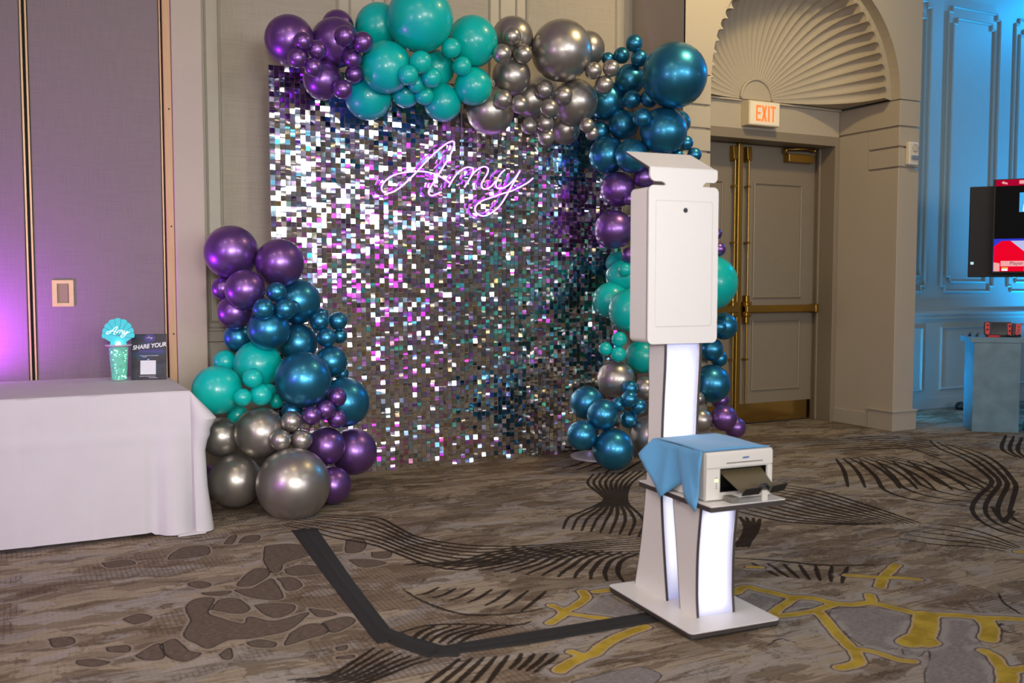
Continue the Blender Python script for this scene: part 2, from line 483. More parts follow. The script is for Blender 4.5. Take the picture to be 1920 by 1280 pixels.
PEB = [(ZC, q) for q in (
    [(810, 200), (870, 165), (980, 160), (985, 200), (900, 215), (800, 225)], [(1060, 150), (1090, 115), (1120, 110), (1100, 150)], [(1130, 145), (1160, 115), (1230, 110), (1210, 140)],
    [(1255, 160), (1350, 150), (1450, 160), (1470, 200), (1350, 240), (1330, 275), (1290, 285), (1250, 230)], [(1350, 270), (1420, 250), (1530, 260), (1540, 285), (1420, 300), (1360, 290)],
    [(1130, 330), (1200, 270), (1265, 270), (1270, 300), (1200, 345), (1130, 350)], [(1285, 312), (1310, 340), (1340, 400), (1300, 415), (1200, 405), (1110, 368), (1190, 362), (1240, 335)],
    [(1310, 312), (1390, 310), (1430, 345), (1400, 368), (1360, 370), (1330, 330)], [(1000, 460), (1040, 415), (1120, 408), (1172, 440), (1180, 460), (1140, 480), (1050, 470)],
    [(1205, 440), (1300, 430), (1395, 440), (1380, 475), (1310, 500), (1250, 480)],
    [(905, 510), (880, 450), (930, 410), (1015, 408), (985, 470), (1010, 490), (1150, 528), (1180, 495), (1300, 515), (1450, 475), (1440, 500), (1360, 560), (1200, 595), (1080, 605), (990, 645), (930, 620), (870, 585)],
    [(1375, 575), (1440, 535), (1520, 530), (1550, 570), (1450, 600), (1350, 630)], [(1165, 617), (1230, 603), (1305, 617), (1290, 640), (1200, 635)],
    [(770, 620), (830, 600), (895, 655), (955, 668), (900, 700), (860, 705), (790, 680)], [(640, 680), (740, 622), (760, 640), (775, 690), (690, 700)], [(1040, 672), (1090, 642), (1100, 690), (1060, 695)],
    [(890, 335), (940, 325), (1000, 340), (960, 360), (900, 350)], [(950, 382), (1090, 372), (1060, 393), (980, 392)], [(360, 700), (440, 695), (520, 710), (450, 730), (370, 720)],
    [(1590, 640), (1640, 630), (1640, 650), (1600, 655)], [(1590, 685), (1670, 675), (1670, 690), (1600, 695)], [(1460, 455), (1560, 468), (1590, 485), (1510, 495)],
    [(1530, 520), (1640, 495), (1680, 520), (1580, 570)], [(500, 640), (600, 630), (610, 660), (520, 660)], [(1640, 130), (1700, 120), (1735, 150), (1710, 185), (1640, 190)], [(1760, 190), (1850, 185), (1840, 215), (1770, 215)],
    [(1650, 225), (1740, 222), (1830, 240), (1720, 262)], [(580, 505), (660, 480), (720, 500), (640, 530)], [(230, 600), (330, 590), (350, 620), (260, 640)], [(480, 240), (600, 225), (640, 245), (520, 262)])]
GRY = [(ZB, q) for q in (
    [(950, 922), (1000, 905), (1200, 905), (1340, 932), (1360, 965), (1335, 1010), (1310, 1060), (1285, 1108), (1150, 1105), (1060, 1060), (1000, 1000), (945, 945)],
    [(700, 915), (780, 868), (900, 872), (945, 885), (860, 905)], [(480, 840), (600, 838), (710, 852), (700, 880), (640, 925), (560, 900)],
    [(1455, 1080), (1445, 1030), (1490, 962), (1690, 965), (1698, 1000), (1690, 1060), (1730, 1110), (1800, 1220), (1820, 1300), (1450, 1300), (1445, 1160)],
    [(1160, 1080), (1220, 1050), (1270, 1070), (1230, 1105), (1165, 1105)], [(1310, 1110), (1350, 1090), (1410, 1095), (1420, 1130), (1380, 1150), (1320, 1140)], [(1345, 970), (1390, 968), (1395, 990), (1350, 995)])]
GRY += [(ZA, [(1500, 800), (1620, 722), (1680, 742), (1820, 822), (1700, 830), (1550, 828)]), (ZA, [(1440, 1180), (1600, 1140), (1800, 1100), (1920, 1150), (1800, 1220), (1500, 1230)])]

gx = np.concatenate([[-6.0, -4.0, -2.5, -1.2], np.arange(-0.4, 8.6, 0.0100), [9.2, 10.0, 11.3]])
gy = np.concatenate([[-9.0, -5.0, -2.0, 0.5, 1.3], np.arange(1.85, 6.25, 0.0100), [6.4, 6.6, 7.0]])
GX, GY = np.meshgrid(gx, gy)
CLIP = 0.06
def field(lines):
    d = np.full(GX.shape, CLIP)
    for (l, w0, taper) in lines:
        n = len(l) - 1
        for i in range(n):
            a, b = l[i], l[i + 1]
            t0 = (i + 0.5) / n
            ww = w0 * (0.35 + 0.65 * math.sin(math.pi * min(1, max(0, 0.08 + t0 * 0.84)))) if taper else w0
            lo, hi = np.minimum(a, b) - CLIP - w0, np.maximum(a, b) + CLIP + w0
            i0, i1 = np.searchsorted(gx, lo[0]), np.searchsorted(gx, hi[0])
            j0, j1 = np.searchsorted(gy, lo[1]), np.searchsorted(gy, hi[1])
            if i1 <= i0 or j1 <= j0:
                continue
            X, Y = GX[j0:j1, i0:i1], GY[j0:j1, i0:i1]
            ab = b - a
            q = np.clip(((X - a[0]) * ab[0] + (Y - a[1]) * ab[1]) / max(1e-9, ab @ ab), 0, 1)
            dd = np.hypot(X - a[0] - q * ab[0], Y - a[1] - q * ab[1]) - ww
            d[j0:j1, i0:i1] = np.minimum(d[j0:j1, i0:i1], dd)
    return d
def poly_field(polys):
    """signed distance to closed outlines (negative inside)"""
    d = np.full(GX.shape, CLIP)
    for z, q in polys:
        l = np.array(px_line(q + [q[0]], *z, 4))[:-1]
        lo, hi = l.min(0) - CLIP, l.max(0) + CLIP
        i0, i1 = np.searchsorted(gx, lo[0]), np.searchsorted(gx, hi[0])
        j0, j1 = np.searchsorted(gy, lo[1]), np.searchsorted(gy, hi[1])
        if i1 <= i0 or j1 <= j0:
            continue
        X, Y = GX[j0:j1, i0:i1], GY[j0:j1, i0:i1]
        dm, ins = np.full(X.shape, 9.0), np.zeros(X.shape, bool)
        for k_ in range(len(l)):
            a, b = l[k_], l[(k_ + 1) % len(l)]
            ab = b - a
            t_ = np.clip(((X - a[0]) * ab[0] + (Y - a[1]) * ab[1]) / max(1e-9, ab @ ab), 0, 1)
            dm = np.minimum(dm, np.hypot(X - a[0] - t_ * ab[0], Y - a[1] - t_ * ab[1]))
            if abs(ab[1]) > 1e-12:
                ins ^= ((a[1] > Y) != (b[1] > Y)) & (X < a[0] + ab[0] * (Y - a[1]) / ab[1])
        d[j0:j1, i0:i1] = np.minimum(d[j0:j1, i0:i1], np.where(ins, -dm, dm))
    return d
fm = bpy.data.meshes.new('floor')
nx, ny = len(gx), len(gy)
verts = np.c_[GX.ravel(), GY.ravel(), np.zeros(nx * ny)]
idx = np.arange(nx * ny).reshape(ny, nx)
quads = np.c_[idx[:-1, :-1].ravel(), idx[:-1, 1:].ravel(), idx[1:, 1:].ravel(), idx[1:, :-1].ravel()]
fm.vertices.add(len(verts)); fm.vertices.foreach_set('co', verts.ravel())
fm.loops.add(quads.size); fm.loops.foreach_set('vertex_index', quads.ravel().astype(np.int32))
fm.polygons.add(len(quads)); fm.polygons.foreach_set('loop_start', (np.arange(len(quads)) * 4).astype(np.int32))
fm.update(calc_edges=True)
for nm, vals in (('d_dark', field(dark)), ('d_gold', field(gold)), ('d_pebble', poly_field(PEB)), ('d_grey', poly_field(GRY))):
    at = fm.attributes.new(nm, 'FLOAT', 'POINT')
    at.data.foreach_set('value', vals.ravel().astype(np.float32))

def carpet():
    m, nt, b = nodes_of('carpet')
    N = nt.nodes.new
    geo = N('ShaderNodeTexCoord').outputs['Object']
    def noise(scale, st=(1, 1, 1), detail=4, rough=0.6, dist=0.0):
        mp = N('ShaderNodeMapping'); mp.inputs['Scale'].default_value = st
        sock(nt, geo, mp.inputs[0])
        n = N('ShaderNodeTexNoise')
        n.inputs['Scale'].default_value = scale
        n.inputs['Detail'].default_value = detail
        n.inputs['Roughness'].default_value = rough
        n.inputs['Distortion'].default_value = dist
        sock(nt, mp.outputs[0], n.inputs['Vector'])
        return n.outputs[0]
    def rng_(v, a, c, lo=0.0, hi=1.0, smooth=True):
        n = N('ShaderNodeMapRange')
        n.interpolation_type = 'SMOOTHSTEP' if smooth else 'LINEAR'
        n.inputs[1].default_value, n.inputs[2].default_value = a, c
        n.inputs[3].default_value, n.inputs[4].default_value = lo, hi
        sock(nt, v, n.inputs[0])
        return n.outputs[0]
    def mix(fac, ca, cb):
        n = N('ShaderNodeMix'); n.data_type = 'RGBA'
        if isinstance(fac, float): n.inputs[0].default_value = fac
        else: sock(nt, fac, n.inputs[0])
        for i, c in ((6, ca), (7, cb)):
            if isinstance(c, tuple): n.inputs[i].default_value = (*c, 1)
            else: sock(nt, c, n.inputs[i])
        return n.outputs[2]
    def math_(op, a, c):
        n = N('ShaderNodeMath'); n.operation = op
        for i, v in ((0, a), (1, c)):
            if isinstance(v, (int, float)): n.inputs[i].default_value = v
            else: sock(nt, v, n.inputs[i])
        return n.outputs[0]
    def attr(nm):
        n = N('ShaderNodeAttribute'); n.attribute_name = nm
        return n.outputs['Fac']
    TAUPE, BROWN, GREY, DKB = (0.385, 0.315, 0.230), (0.125, 0.086, 0.057), (0.37, 0.338, 0.315), (0.016, 0.009, 0.005)
    patch = noise(1.3, (1, 1.5, 1), 6, 0.66, 0.8)
    patch2 = noise(3.4, (1, 2.0, 1), 5, 0.62, 1.0)
    # angular torn patches lying along the pile
    wob = N('ShaderNodeTexNoise'); wob.inputs['Scale'].default_value = 5.0; wob.inputs['Detail'].default_value = 4
    sock(nt, geo, wob.inputs['Vector'])
    wmix = N('ShaderNodeMix'); wmix.data_type = 'VECTOR'; wmix.inputs[0].default_value = 0.16
    sock(nt, geo, wmix.inputs[4]); sock(nt, wob.outputs[1], wmix.inputs[5])
    def cells(sx_, sy_):
        mp = N('ShaderNodeMapping'); mp.inputs['Scale'].default_value = (sx_, sy_, 1)
        sock(nt, wmix.outputs[1], mp.inputs[0])
        v = N('ShaderNodeTexVoronoi'); v.inputs['Scale'].default_value = 1.0
        v.voronoi_dimensions = '2D'; v.distance = 'CHEBYCHEV'
        sock(nt, mp.outputs[0], v.inputs['Vector'])
        sp_ = N('ShaderNodeSeparateColor'); sock(nt, v.outputs['Color'], sp_.inputs[0])
        return sp_.outputs[0], sp_.outputs[1]
    cell_a, cell_b = cells(3.2, 13.0)
    cell_c, _ = cells(7.0, 30.0)
    streak = noise(1.0, (3.0, 70.0, 1), 5, 0.7)
    streak2 = noise(1.0, (9.0, 160.0, 1), 3, 0.6)
    c = mix(rng_(patch, 0.43, 0.50), (0.26, 0.198, 0.143), TAUPE)
    c = mix(rng_(cell_a, 0.66, 0.68, 0.0, 0.55), c, (0.175, 0.130, 0.093))
    c = mix(rng_(cell_b, 0.74, 0.76, 0.0, 0.6), c, GREY)
    c = mix(rng_(cell_c, 0.80, 0.82, 0.0, 0.6), c, BROWN)
    c = mix(math_('MULTIPLY', rng_(patch2, 0.57, 0.60), 0.6), c, GREY)
    c = mix(math_('MULTIPLY', rng_(streak, 0.50, 0.64), rng_(patch2, 0.60, 0.45, 0.2, 0.85)), c, BROWN)
    c = mix(math_('MULTIPLY', rng_(streak2, 0.56, 0.66), rng_(patch, 0.62, 0.45, 0.0, 0.75)), c, DKB)
    # fine woven grid
    wv = []
    for ax in ('X', 'Y'):
        wt = N('ShaderNodeTexWave'); wt.bands_direction = ax
        wt.inputs['Scale'].default_value = 15.0
        wt.inputs['Distortion'].default_value = 1.6
        wt.inputs['Detail'].default_value = 1.5
        wt.inputs['Detail Scale'].default_value = 0.6
        sock(nt, geo, wt.inputs['Vector'])
        wv.append(rng_(wt.outputs[1], 0.0, 0.22))
    grid = math_('MULTIPLY', wv[0], wv[1])
    c = mix(math_('MULTIPLY', math_('SUBTRACT', 1.0, grid), rng_(patch, 0.50, 0.44, 0.12, 0.75)), c, BROWN)
    # ragged contour lines round the patches
    def contour(v, lev, wd):
        return rng_(math_('ABSOLUTE', math_('SUBTRACT', v, lev), 0), 0.0, wd, 1.0, 0.0)
    c = mix(math_('MULTIPLY', contour(patch2, 0.55, 0.010), 0.6), c, DKB)
    c = mix(math_('MULTIPLY', contour(patch, 0.47, 0.006), 0.5), c, DKB)
    jit = math_('MULTIPLY', math_('SUBTRACT', noise(16.0, detail=4), 0.5), 0.020)
    weave = rng_(noise(1.0, (40.0, 160.0, 1), 2), 0.45, 0.6)
    db = math_('ADD', attr('d_pebble'), math_('MULTIPLY', jit, 0.6))
    c = mix(rng_(db, 0.010, 0.016, 0.9, 0.0), c, (0.30, 0.24, 0.185))
    c = mix(rng_(db, 0.0, 0.002, 0.95, 0.0), c, mix(weave, (0.105, 0.076, 0.058), (0.165, 0.125, 0.098)))
    c = mix(rng_(math_('ABSOLUTE', db, 0), 0.001, 0.0045, 0.9, 0.0), c, (0.022, 0.019, 0.020))
    dy = math_('ADD', attr('d_grey'), jit)
    c = mix(rng_(dy, 0.0, 0.002, 0.9, 0.0), c, mix(weave, (0.215, 0.19, 0.185), (0.29, 0.265, 0.265)))
    c = mix(rng_(math_('ABSOLUTE', dy, 0), 0.001, 0.004, 0.8, 0.0), c, (0.03, 0.022, 0.02))
    dd = math_('ADD', attr('d_dark'), math_('MULTIPLY', math_('SUBTRACT', noise(30.0, (1, 2, 1), 3), 0.5), 0.010))
    c = mix(rng_(dd, -0.001, 0.004, 0.92, 0.0), c, DKB)
    dg = math_('ADD', attr('d_gold'), jit)
    c = mix(math_('MULTIPLY', rng_(dg, 0.030, 0.056, 0.7, 0.0), rng_(patch2, 0.47, 0.50)), c, GREY)
    c = mix(rng_(math_('ABSOLUTE', math_('SUBTRACT', dg, 0.013), 0), 0.0, 0.006, 0.9, 0.0), c, (0.045, 0.03, 0.026))
    c = mix(rng_(dg, 0.008, 0.011, 1.0, 0.0), c, (0.50, 0.36, 0.21))
    goldc = mix(rng_(noise(9.0), 0.35, 0.65), (0.36, 0.245, 0.028), (0.52, 0.375, 0.05))
    c = mix(rng_(dg, 0.0, 0.004, 1.0, 0.0), c, goldc)
    pile = noise(420.0, detail=2)
    c2 = N('ShaderNodeMix'); c2.data_type = 'RGBA'; c2.blend_type = 'MULTIPLY'
    c2.inputs[0].default_value = 0.5
    sock(nt, c, c2.inputs[6])
    gr = N('ShaderNodeCombineColor')
    pv = rng_(pile, 0.3, 0.7, 0.55, 1.35, False)
    for i in range(3): sock(nt, pv, gr.inputs[i])
    sock(nt, gr.outputs[0], c2.inputs[7])
    sock(nt, c2.outputs[2], b.inputs['Base Color'])
    b.inputs['Roughness'].default_value = 0.95
    b.inputs['Specular IOR Level'].default_value = 0.12
    bp = N('ShaderNodeBump'); bp.inputs['Strength'].default_value = 0.4; bp.inputs['Distance'].default_value = 0.004
    sock(nt, pile, bp.inputs['Height'])
    sock(nt, bp.outputs[0], b.inputs['Normal'])
    return m
fm.materials.append(carpet())
floor = struct(link('floor', fm), 'patterned brown and grey hotel carpet with dark waves and gold veins')

# ---------------------------------------------------------------- room shell
BACK_Y, BLUE_Y, PART_Y, PORT_Y = 6.55, 6.75, 6.24, 5.87
ceiling = struct(MB().box(-6.0, 11.3, -9.0, 7.0, CEIL, CEIL + 0.1).build('ceiling', M_CEIL), 'plain light ceiling of the hall')
struct(MB().box(-6.1, 11.4, -9.15, -9.0, 0, CEIL).build('wall_rear', M_REAR), 'dim rear wall of the hall')
struct(MB().box(-6.15, -6.0, -9.0, 7.0, 0, CEIL).build('wall_side', M_REAR), 'dim side wall of the hall')
struct(MB().box(11.3, 11.45, -9.0, 7.0, 0, CEIL).build('wall_right', M_REAR), 'side wall at the right end of the hall')

# back wall behind the backdrop
wall_back = struct(MB().box(0.86, 4.50, BACK_Y, BACK_Y + 0.25, 0, CEIL).build('wall_back', M_TRIM), 'beige back wall with fabric panels and slim mouldings')
k = BACK_Y / 6.8
for (xa, xb) in [(1.27, 2.08), (2.462, 3.287), (3.636, 4.45)]:
    a, b = xa * k, xb * k
    MB().box(a, b, BACK_Y - 0.004, BACK_Y, 1.12, 4.6).build('fabric_panel', M_WALLCLOTH, wall_back)
    m = MB(); frame_bars(m, a - 0.018, b + 0.018, 1.10, 4.62, BACK_Y, 0.018, 0.020); m.build('panel_moulding', M_TRIM, wall_back)
    m = MB(); frame_bars(m, a - 0.105, b + 0.105, 1.03, 4.69, BACK_Y, 0.014, 0.014); m.build('outer_moulding', M_TRIM, wall_back)
    m = MB(); frame_bars(m, a - 0.02, b + 0.02, 0.22, 0.80, BACK_Y, 0.02, 0.016); m.build('dado_moulding', M_TRIM, wall_back)
cr = MB().box(0.86, 4.46, BACK_Y - 0.035, BACK_Y, 0.905, 1.0)
cr.box(0.86, 4.46, BACK_Y - 0.05, BACK_Y, 0.975, 0.997)
cr.build('chair_rail', M_TRIM, wall_back, bevel=0.006)
struct(MB().box(0.9, 4.46, BACK_Y - 0.02, BACK_Y, 0, 0.16).build('baseboard_back', M_TRIM, bevel=0.004), 'beige baseboard along the back wall')

# pilaster between the folding partition and the back wall
pil = struct(MB().box(0.868, 1.05, PART_Y - 0.03, BACK_Y, 0, CEIL).build('trim_1', M_PLASTER, bevel=0.008), 'plain beige pilaster beside the fabric partition')

# folding partition on the left
wl = struct(empty('wall_left', (0, PART_Y, 0)), 'folding partition clad in mauve grey woven fabric')
def part_panel(x0, x1):
    return MB().box(x0, x1, 0.0, 0.08, 0.03, CEIL).build('partition_panel', M_PARTCLOTH, wl, bevel=0.006)
part_panel(-1.15, 0.047); part_panel(0.090, 0.800); part_panel(-2.4, -1.19); part_panel(-6.0, -2.44)
MB().box(-6.0, 0.86, 0.05, 0.3, 0, CEIL).build('partition_core', M_DARK, wl)
for xa, xb in ((0.050, 0.060), (0.076, 0.086), (0.802, 0.810)):
    MB().box(xa, xb, -0.006, 0.06, 0.03, CEIL).build('edge_trim', M_BRONZE, wl)
MB().box(0.820, 0.866, -0.02, 0.08, 0, CEIL).build('wood_jamb', M_WOOD, wl, bevel=0.004)
for z in (0.98, 1.64, 2.35, 3.1):
    s = MB().lathe([(0.005, 0), (0.005, 0.003), (0.003, 0.004)], 10).build('screw', M_DARK, wl)
    s.location = (0.848, -0.0205, z); s.rotation_euler = (R(90), 0, 0)
pull = MB()
for (x0, x1, z0, z1) in ((0.177, 0.204, 1.155, 1.310), (0.266, 0.292, 1.155, 1.310), (0.204, 0.266, 1.290, 1.310), (0.204, 0.266, 1.155, 1.176)):
    pull.box(x0, x1, -0.006, 0.001, z0, z1)
pl = pull.build('pull_plate', M_BRONZE, wl)
MB().box(0.204, 0.266, -0.0015, 0.0, 1.176, 1.290).build('pull_recess', mat('recess_bronze', (0.22, 0.16, 0.09), 0.5, 0.3), pl)
m = MB(); m.box(0.204, 0.207, -0.006, 0, 1.176, 1.290); m.box(0.263, 0.266, -0.006, 0, 1.176, 1.290); m.build('pull_edge', M_DARK, pl)

# ---------------------------------------------------------------- portal with shell niche
PX0, PX1, OX0, OX1 = 4.452, 6.992, 4.715, 6.742
SPRING, PCX = 2.86, (4.715 + 6.742) / 2
PR = (OX1 - OX0) / 2
portal = struct(empty('wall_portal', (PCX, PORT_Y, 0)), 'projecting beige portal with banded pillars and arched niche')
def pb(m, *a, **kw):
    kw.setdefault('bevel', 0.005)
    o = m.build(a[0], a[1], portal, **kw)
    o.matrix_parent_inverse = Matrix.Translation((-PCX, -PORT_Y, 0))
    return o
for (xa, xb, inner) in ((PX0, OX0, 1), (OX1, PX1, -1)):
    pb(MB().box(xa, xb, PORT_Y, BACK_Y + 0.05, 0, 2.274), 'shaft', M_PLASTER)
    pb(MB().box(xa + 0.022, xb - 0.022, PORT_Y + 0.022, BACK_Y + 0.05, 2.2, SPRING), 'joint_core', M_DARK if False else M_PLASTER, bevel=0)
    for (z0, z1, yb) in ((2.290, 2.447, PORT_Y + 0.34), (2.463, 2.621, PORT_Y + 0.34), (2.637, 2.850, BACK_Y)):
        pb(MB().box(xa, xb, PORT_Y, yb, z0, z1), 'course', M_PLASTER)
    if inner == -1:
        pb(MB().box(xa, xb, PORT_Y + 0.34, BACK_Y, 2.27, 2.621), 'course', M_PLASTER, bevel=0)
    # plinth block with cap, then lower baseboard in the reveal
    pb(MB().box(xa - 0.022, xb + 0.022, PORT_Y - 0.022, PORT_Y + 0.26, 0, 0.165), 'plinth_block', M_TRIM)
    pb(MB().box(xa - 0.032, xb + 0.032, PORT_Y - 0.032, PORT_Y + 0.27, 0.165, 0.182), 'plinth_cap', M_TRIM)
    pb(MB().box(xa - 0.014, xb + 0.014, PORT_Y + 0.26, BACK_Y, 0, 0.135), 'base_board', M_TRIM)
# arch spandrel, soffit
NA = 48
arc = [(PCX + PR * math.cos(math.pi * i / NA), SPRING + PR * math.sin(math.pi * i / NA)) for i in range(NA + 1)]
sp = MB()
outer = []
for i in range(NA + 1):
    a = math.pi * i / NA
    ca, sa = math.cos(a), math.sin(a)
    t = min((PX1 - PCX) / max(abs(ca), 1e-6), (CEIL - SPRING) / max(sa, 1e-6))
    outer.append((PCX + t * ca, SPRING + t * sa))
# add rectangle corners exactly
def snap(o):
    return o
rows_f = [[(arc[i][0], PORT_Y, arc[i][1]) for i in range(NA + 1)], [(outer[i][0], PORT_Y, outer[i][1]) for i in range(NA + 1)]]
sp.grid(rows_f)
ang = math.atan2(CEIL - SPRING, PX1 - PCX)
for i in range(NA):
    a0, a1 = math.pi * i / NA, math.pi * (i + 1) / NA
    for c_ang, cx in ((ang, PX1), (math.pi - ang, PX0)):
        if a0 < c_ang < a1:
            sp.add([(outer[i][0], PORT_Y, outer[i][1]), (outer[i + 1][0], PORT_Y, outer[i + 1][1]), (cx, PORT_Y, CEIL)], [(0, 1, 2)])
SOF = 0.10
sp.grid([[(x, PORT_Y, z) for x, z in arc], [(x, PORT_Y + SOF, z) for x, z in arc]])
sp.add([(PX0, PORT_Y, SPRING), (PX0, BACK_Y, SPRING), (PX0, BACK_Y, CEIL), (PX0, PORT_Y, CEIL)], [(0, 1, 2, 3)])
sp.add([(PX1, PORT_Y, SPRING), (PX1, BLUE_Y, SPRING), (PX1, BLUE_Y, CEIL), (PX1, PORT_Y, CEIL)], [(0, 3, 2, 1)])
sp.add([(PX0, PORT_Y, SPRING), (OX0, PORT_Y, SPRING), (OX0, BACK_Y, SPRING), (PX0, BACK_Y, SPRING)], [(0, 1, 2, 3)])
sp.add([(OX1, PORT_Y, SPRING), (PX1, PORT_Y, SPRING), (PX1, BACK_Y, SPRING), (OX1, BACK_Y, SPRING)], [(0, 1, 2, 3)])
pb(sp, 'arch_spandrel', M_PLASTER, bevel=0)
# flat rim behind the soffit, into which the flutes die
NF = 30
R1 = PR - 0.055
# fluted half dome: each flute a piece of its own
R0, HUB_Y, EDGE_Y = 0.170, BACK_Y - 0.02, PORT_Y + SOF - 0.006
def dome(a, t, lift):
    """a: angle, t: 0 hub .. 1 rim, lift: flute relief (towards the axis)"""
    r = R0 + (R1 - R0) * math.sin(t * math.pi / 2) ** 0.92
    y = EDGE_Y + (HUB_Y - EDGE_Y) * math.cos(t * math.pi / 2) ** 0.85 if t < 1 else EDGE_Y
    amp = (0.008 + 0.034 * t) * lift
    r -= amp
    return (PCX + r * math.cos(a), y - 0.3 * amp, SPRING + 0.01 + r * math.sin(a))
for i in range(NF):
    a0, a1 = math.pi * i / NF, math.pi * (i + 1) / NF
    NT, NS = 14, 8
    rows = []
    for j in range(NT + 1):
        t = j / NT
        rows.append([dome(a0 + (a1 - a0) * s / NS, t, 1 - abs(math.sin(math.pi * s / NS)) ** 0.7) for s in range(NS + 1)])
    pb(MB().grid(rows), 'shell_flute', M_PLASTER, smooth=True, bevel=0)
# flat rim between the scalloped flute ends and the soffit
rim_in, rim_out = [], []
for i in range(NF):
    for q in range(8):
        a_ = math.pi * (i + q / 8) / NF
        rim_in.append(dome(a_, 1.0, 1 - abs(math.sin(math.pi * q / 8)) ** 0.7))
        rim_out.append((PCX + PR * math.cos(a_), PORT_Y + SOF, SPRING + PR * math.sin(a_)))
rim_in.append(dome(math.pi, 1.0, 1.0)); rim_out.append((PCX - PR, PORT_Y + SOF, SPRING))
pb(MB().grid([rim_out, rim_in]), 'arch_rim', M_PLASTER, bevel=0)
# hub disc and underside of the shell
hub = MB()
hub.prism([(PCX + R0 * math.cos(math.pi * i / 20), BACK_Y - 0.03, SPRING + 0.01 + R0 * math.sin(math.pi * i / 20)) for i in range(21)], (0, 0.02, 0))
pb(hub, 'shell_hub', M_PLASTER, bevel=0)
ring = [(PCX + (R0 + 0.004) * math.cos(math.pi * i / 20), BACK_Y - 0.034, SPRING + 0.01 + (R0 + 0.004) * math.sin(math.pi * i / 20)) for i in range(21)]
pb(MB().tube(ring, 0.012, 8), 'hub_ring', M_PLASTER, smooth=True, bevel=0)
und = MB()
prof = [dome(0, t / 14, 0.6) for t in range(15)]
und.add([(PCX + R0, BACK_Y, SPRING + 0.01), (OX1, BACK_Y, SPRING + 0.01), (OX1, PORT_Y + SOF, SPRING + 0.01)] + [(p[0], p[1], SPRING + 0.01) for p in reversed(prof)], [tuple(range(18))])
und.add([(2 * PCX - x, y, z) for (x, y, z) in und.v[:18]], [tuple(reversed(range(18)))])
pb(und, 'shell_underside', M_PLASTER, bevel=0)
pb(MB().box(OX0, PCX - 0.16, BACK_Y - 0.03, BACK_Y, SPRING - 0.012, SPRING + 0.006).box(PCX + 0.16, OX1, BACK_Y - 0.03, BACK_Y, SPRING - 0.012, SPRING + 0.006), 'lintel_bead', M_PLASTER)
# lintel wall over the door and the wall behind the niche
HEAD = 2.535
pb(MB().box(OX0, OX1, BACK_Y, BACK_Y + 0.2, HEAD + 0.085, CEIL), 'lintel', M_PLASTER, bevel=0)

# ---------------------------------------------------------------- double door
DY = 6.78
JX0, JX1 = OX0 + 0.055, OX1 - 0.055
DMX = 5.765
door = struct(empty('door_1', (DMX, DY, 0)), 'brown double exit door with brass hardware')
def db(m, nm, mt, parent=None, **kw):
    o = m.build(nm, mt, parent or door, **kw)
    if parent is None:
        o.matrix_parent_inverse = Matrix.Translation((-DMX, -DY, 0))
    else:
        o.matrix_parent_inverse = Matrix.Translation((-DMX, -DY, 0)) @ Matrix.Identity(4) if False else Matrix.Identity(4)
    return o
fr = MB().box(OX0, JX0, BACK_Y - 0.012, DY + 0.05, 0, HEAD + 0.085)
fr.box(JX1, OX1, BACK_Y - 0.012, DY + 0.05, 0, HEAD + 0.085)
fr.box(JX0, JX1, BACK_Y - 0.012, DY + 0.05, HEAD, HEAD + 0.085)
fr.box(JX1 - 0.02, JX1, DY - 0.07, DY - 0.045, 0, HEAD)
fr.box(JX0, JX0 + 0.02, DY - 0.07, DY - 0.045, 0, HEAD)
db(fr, 'door_frame', M_FRAME, bevel=0.004)
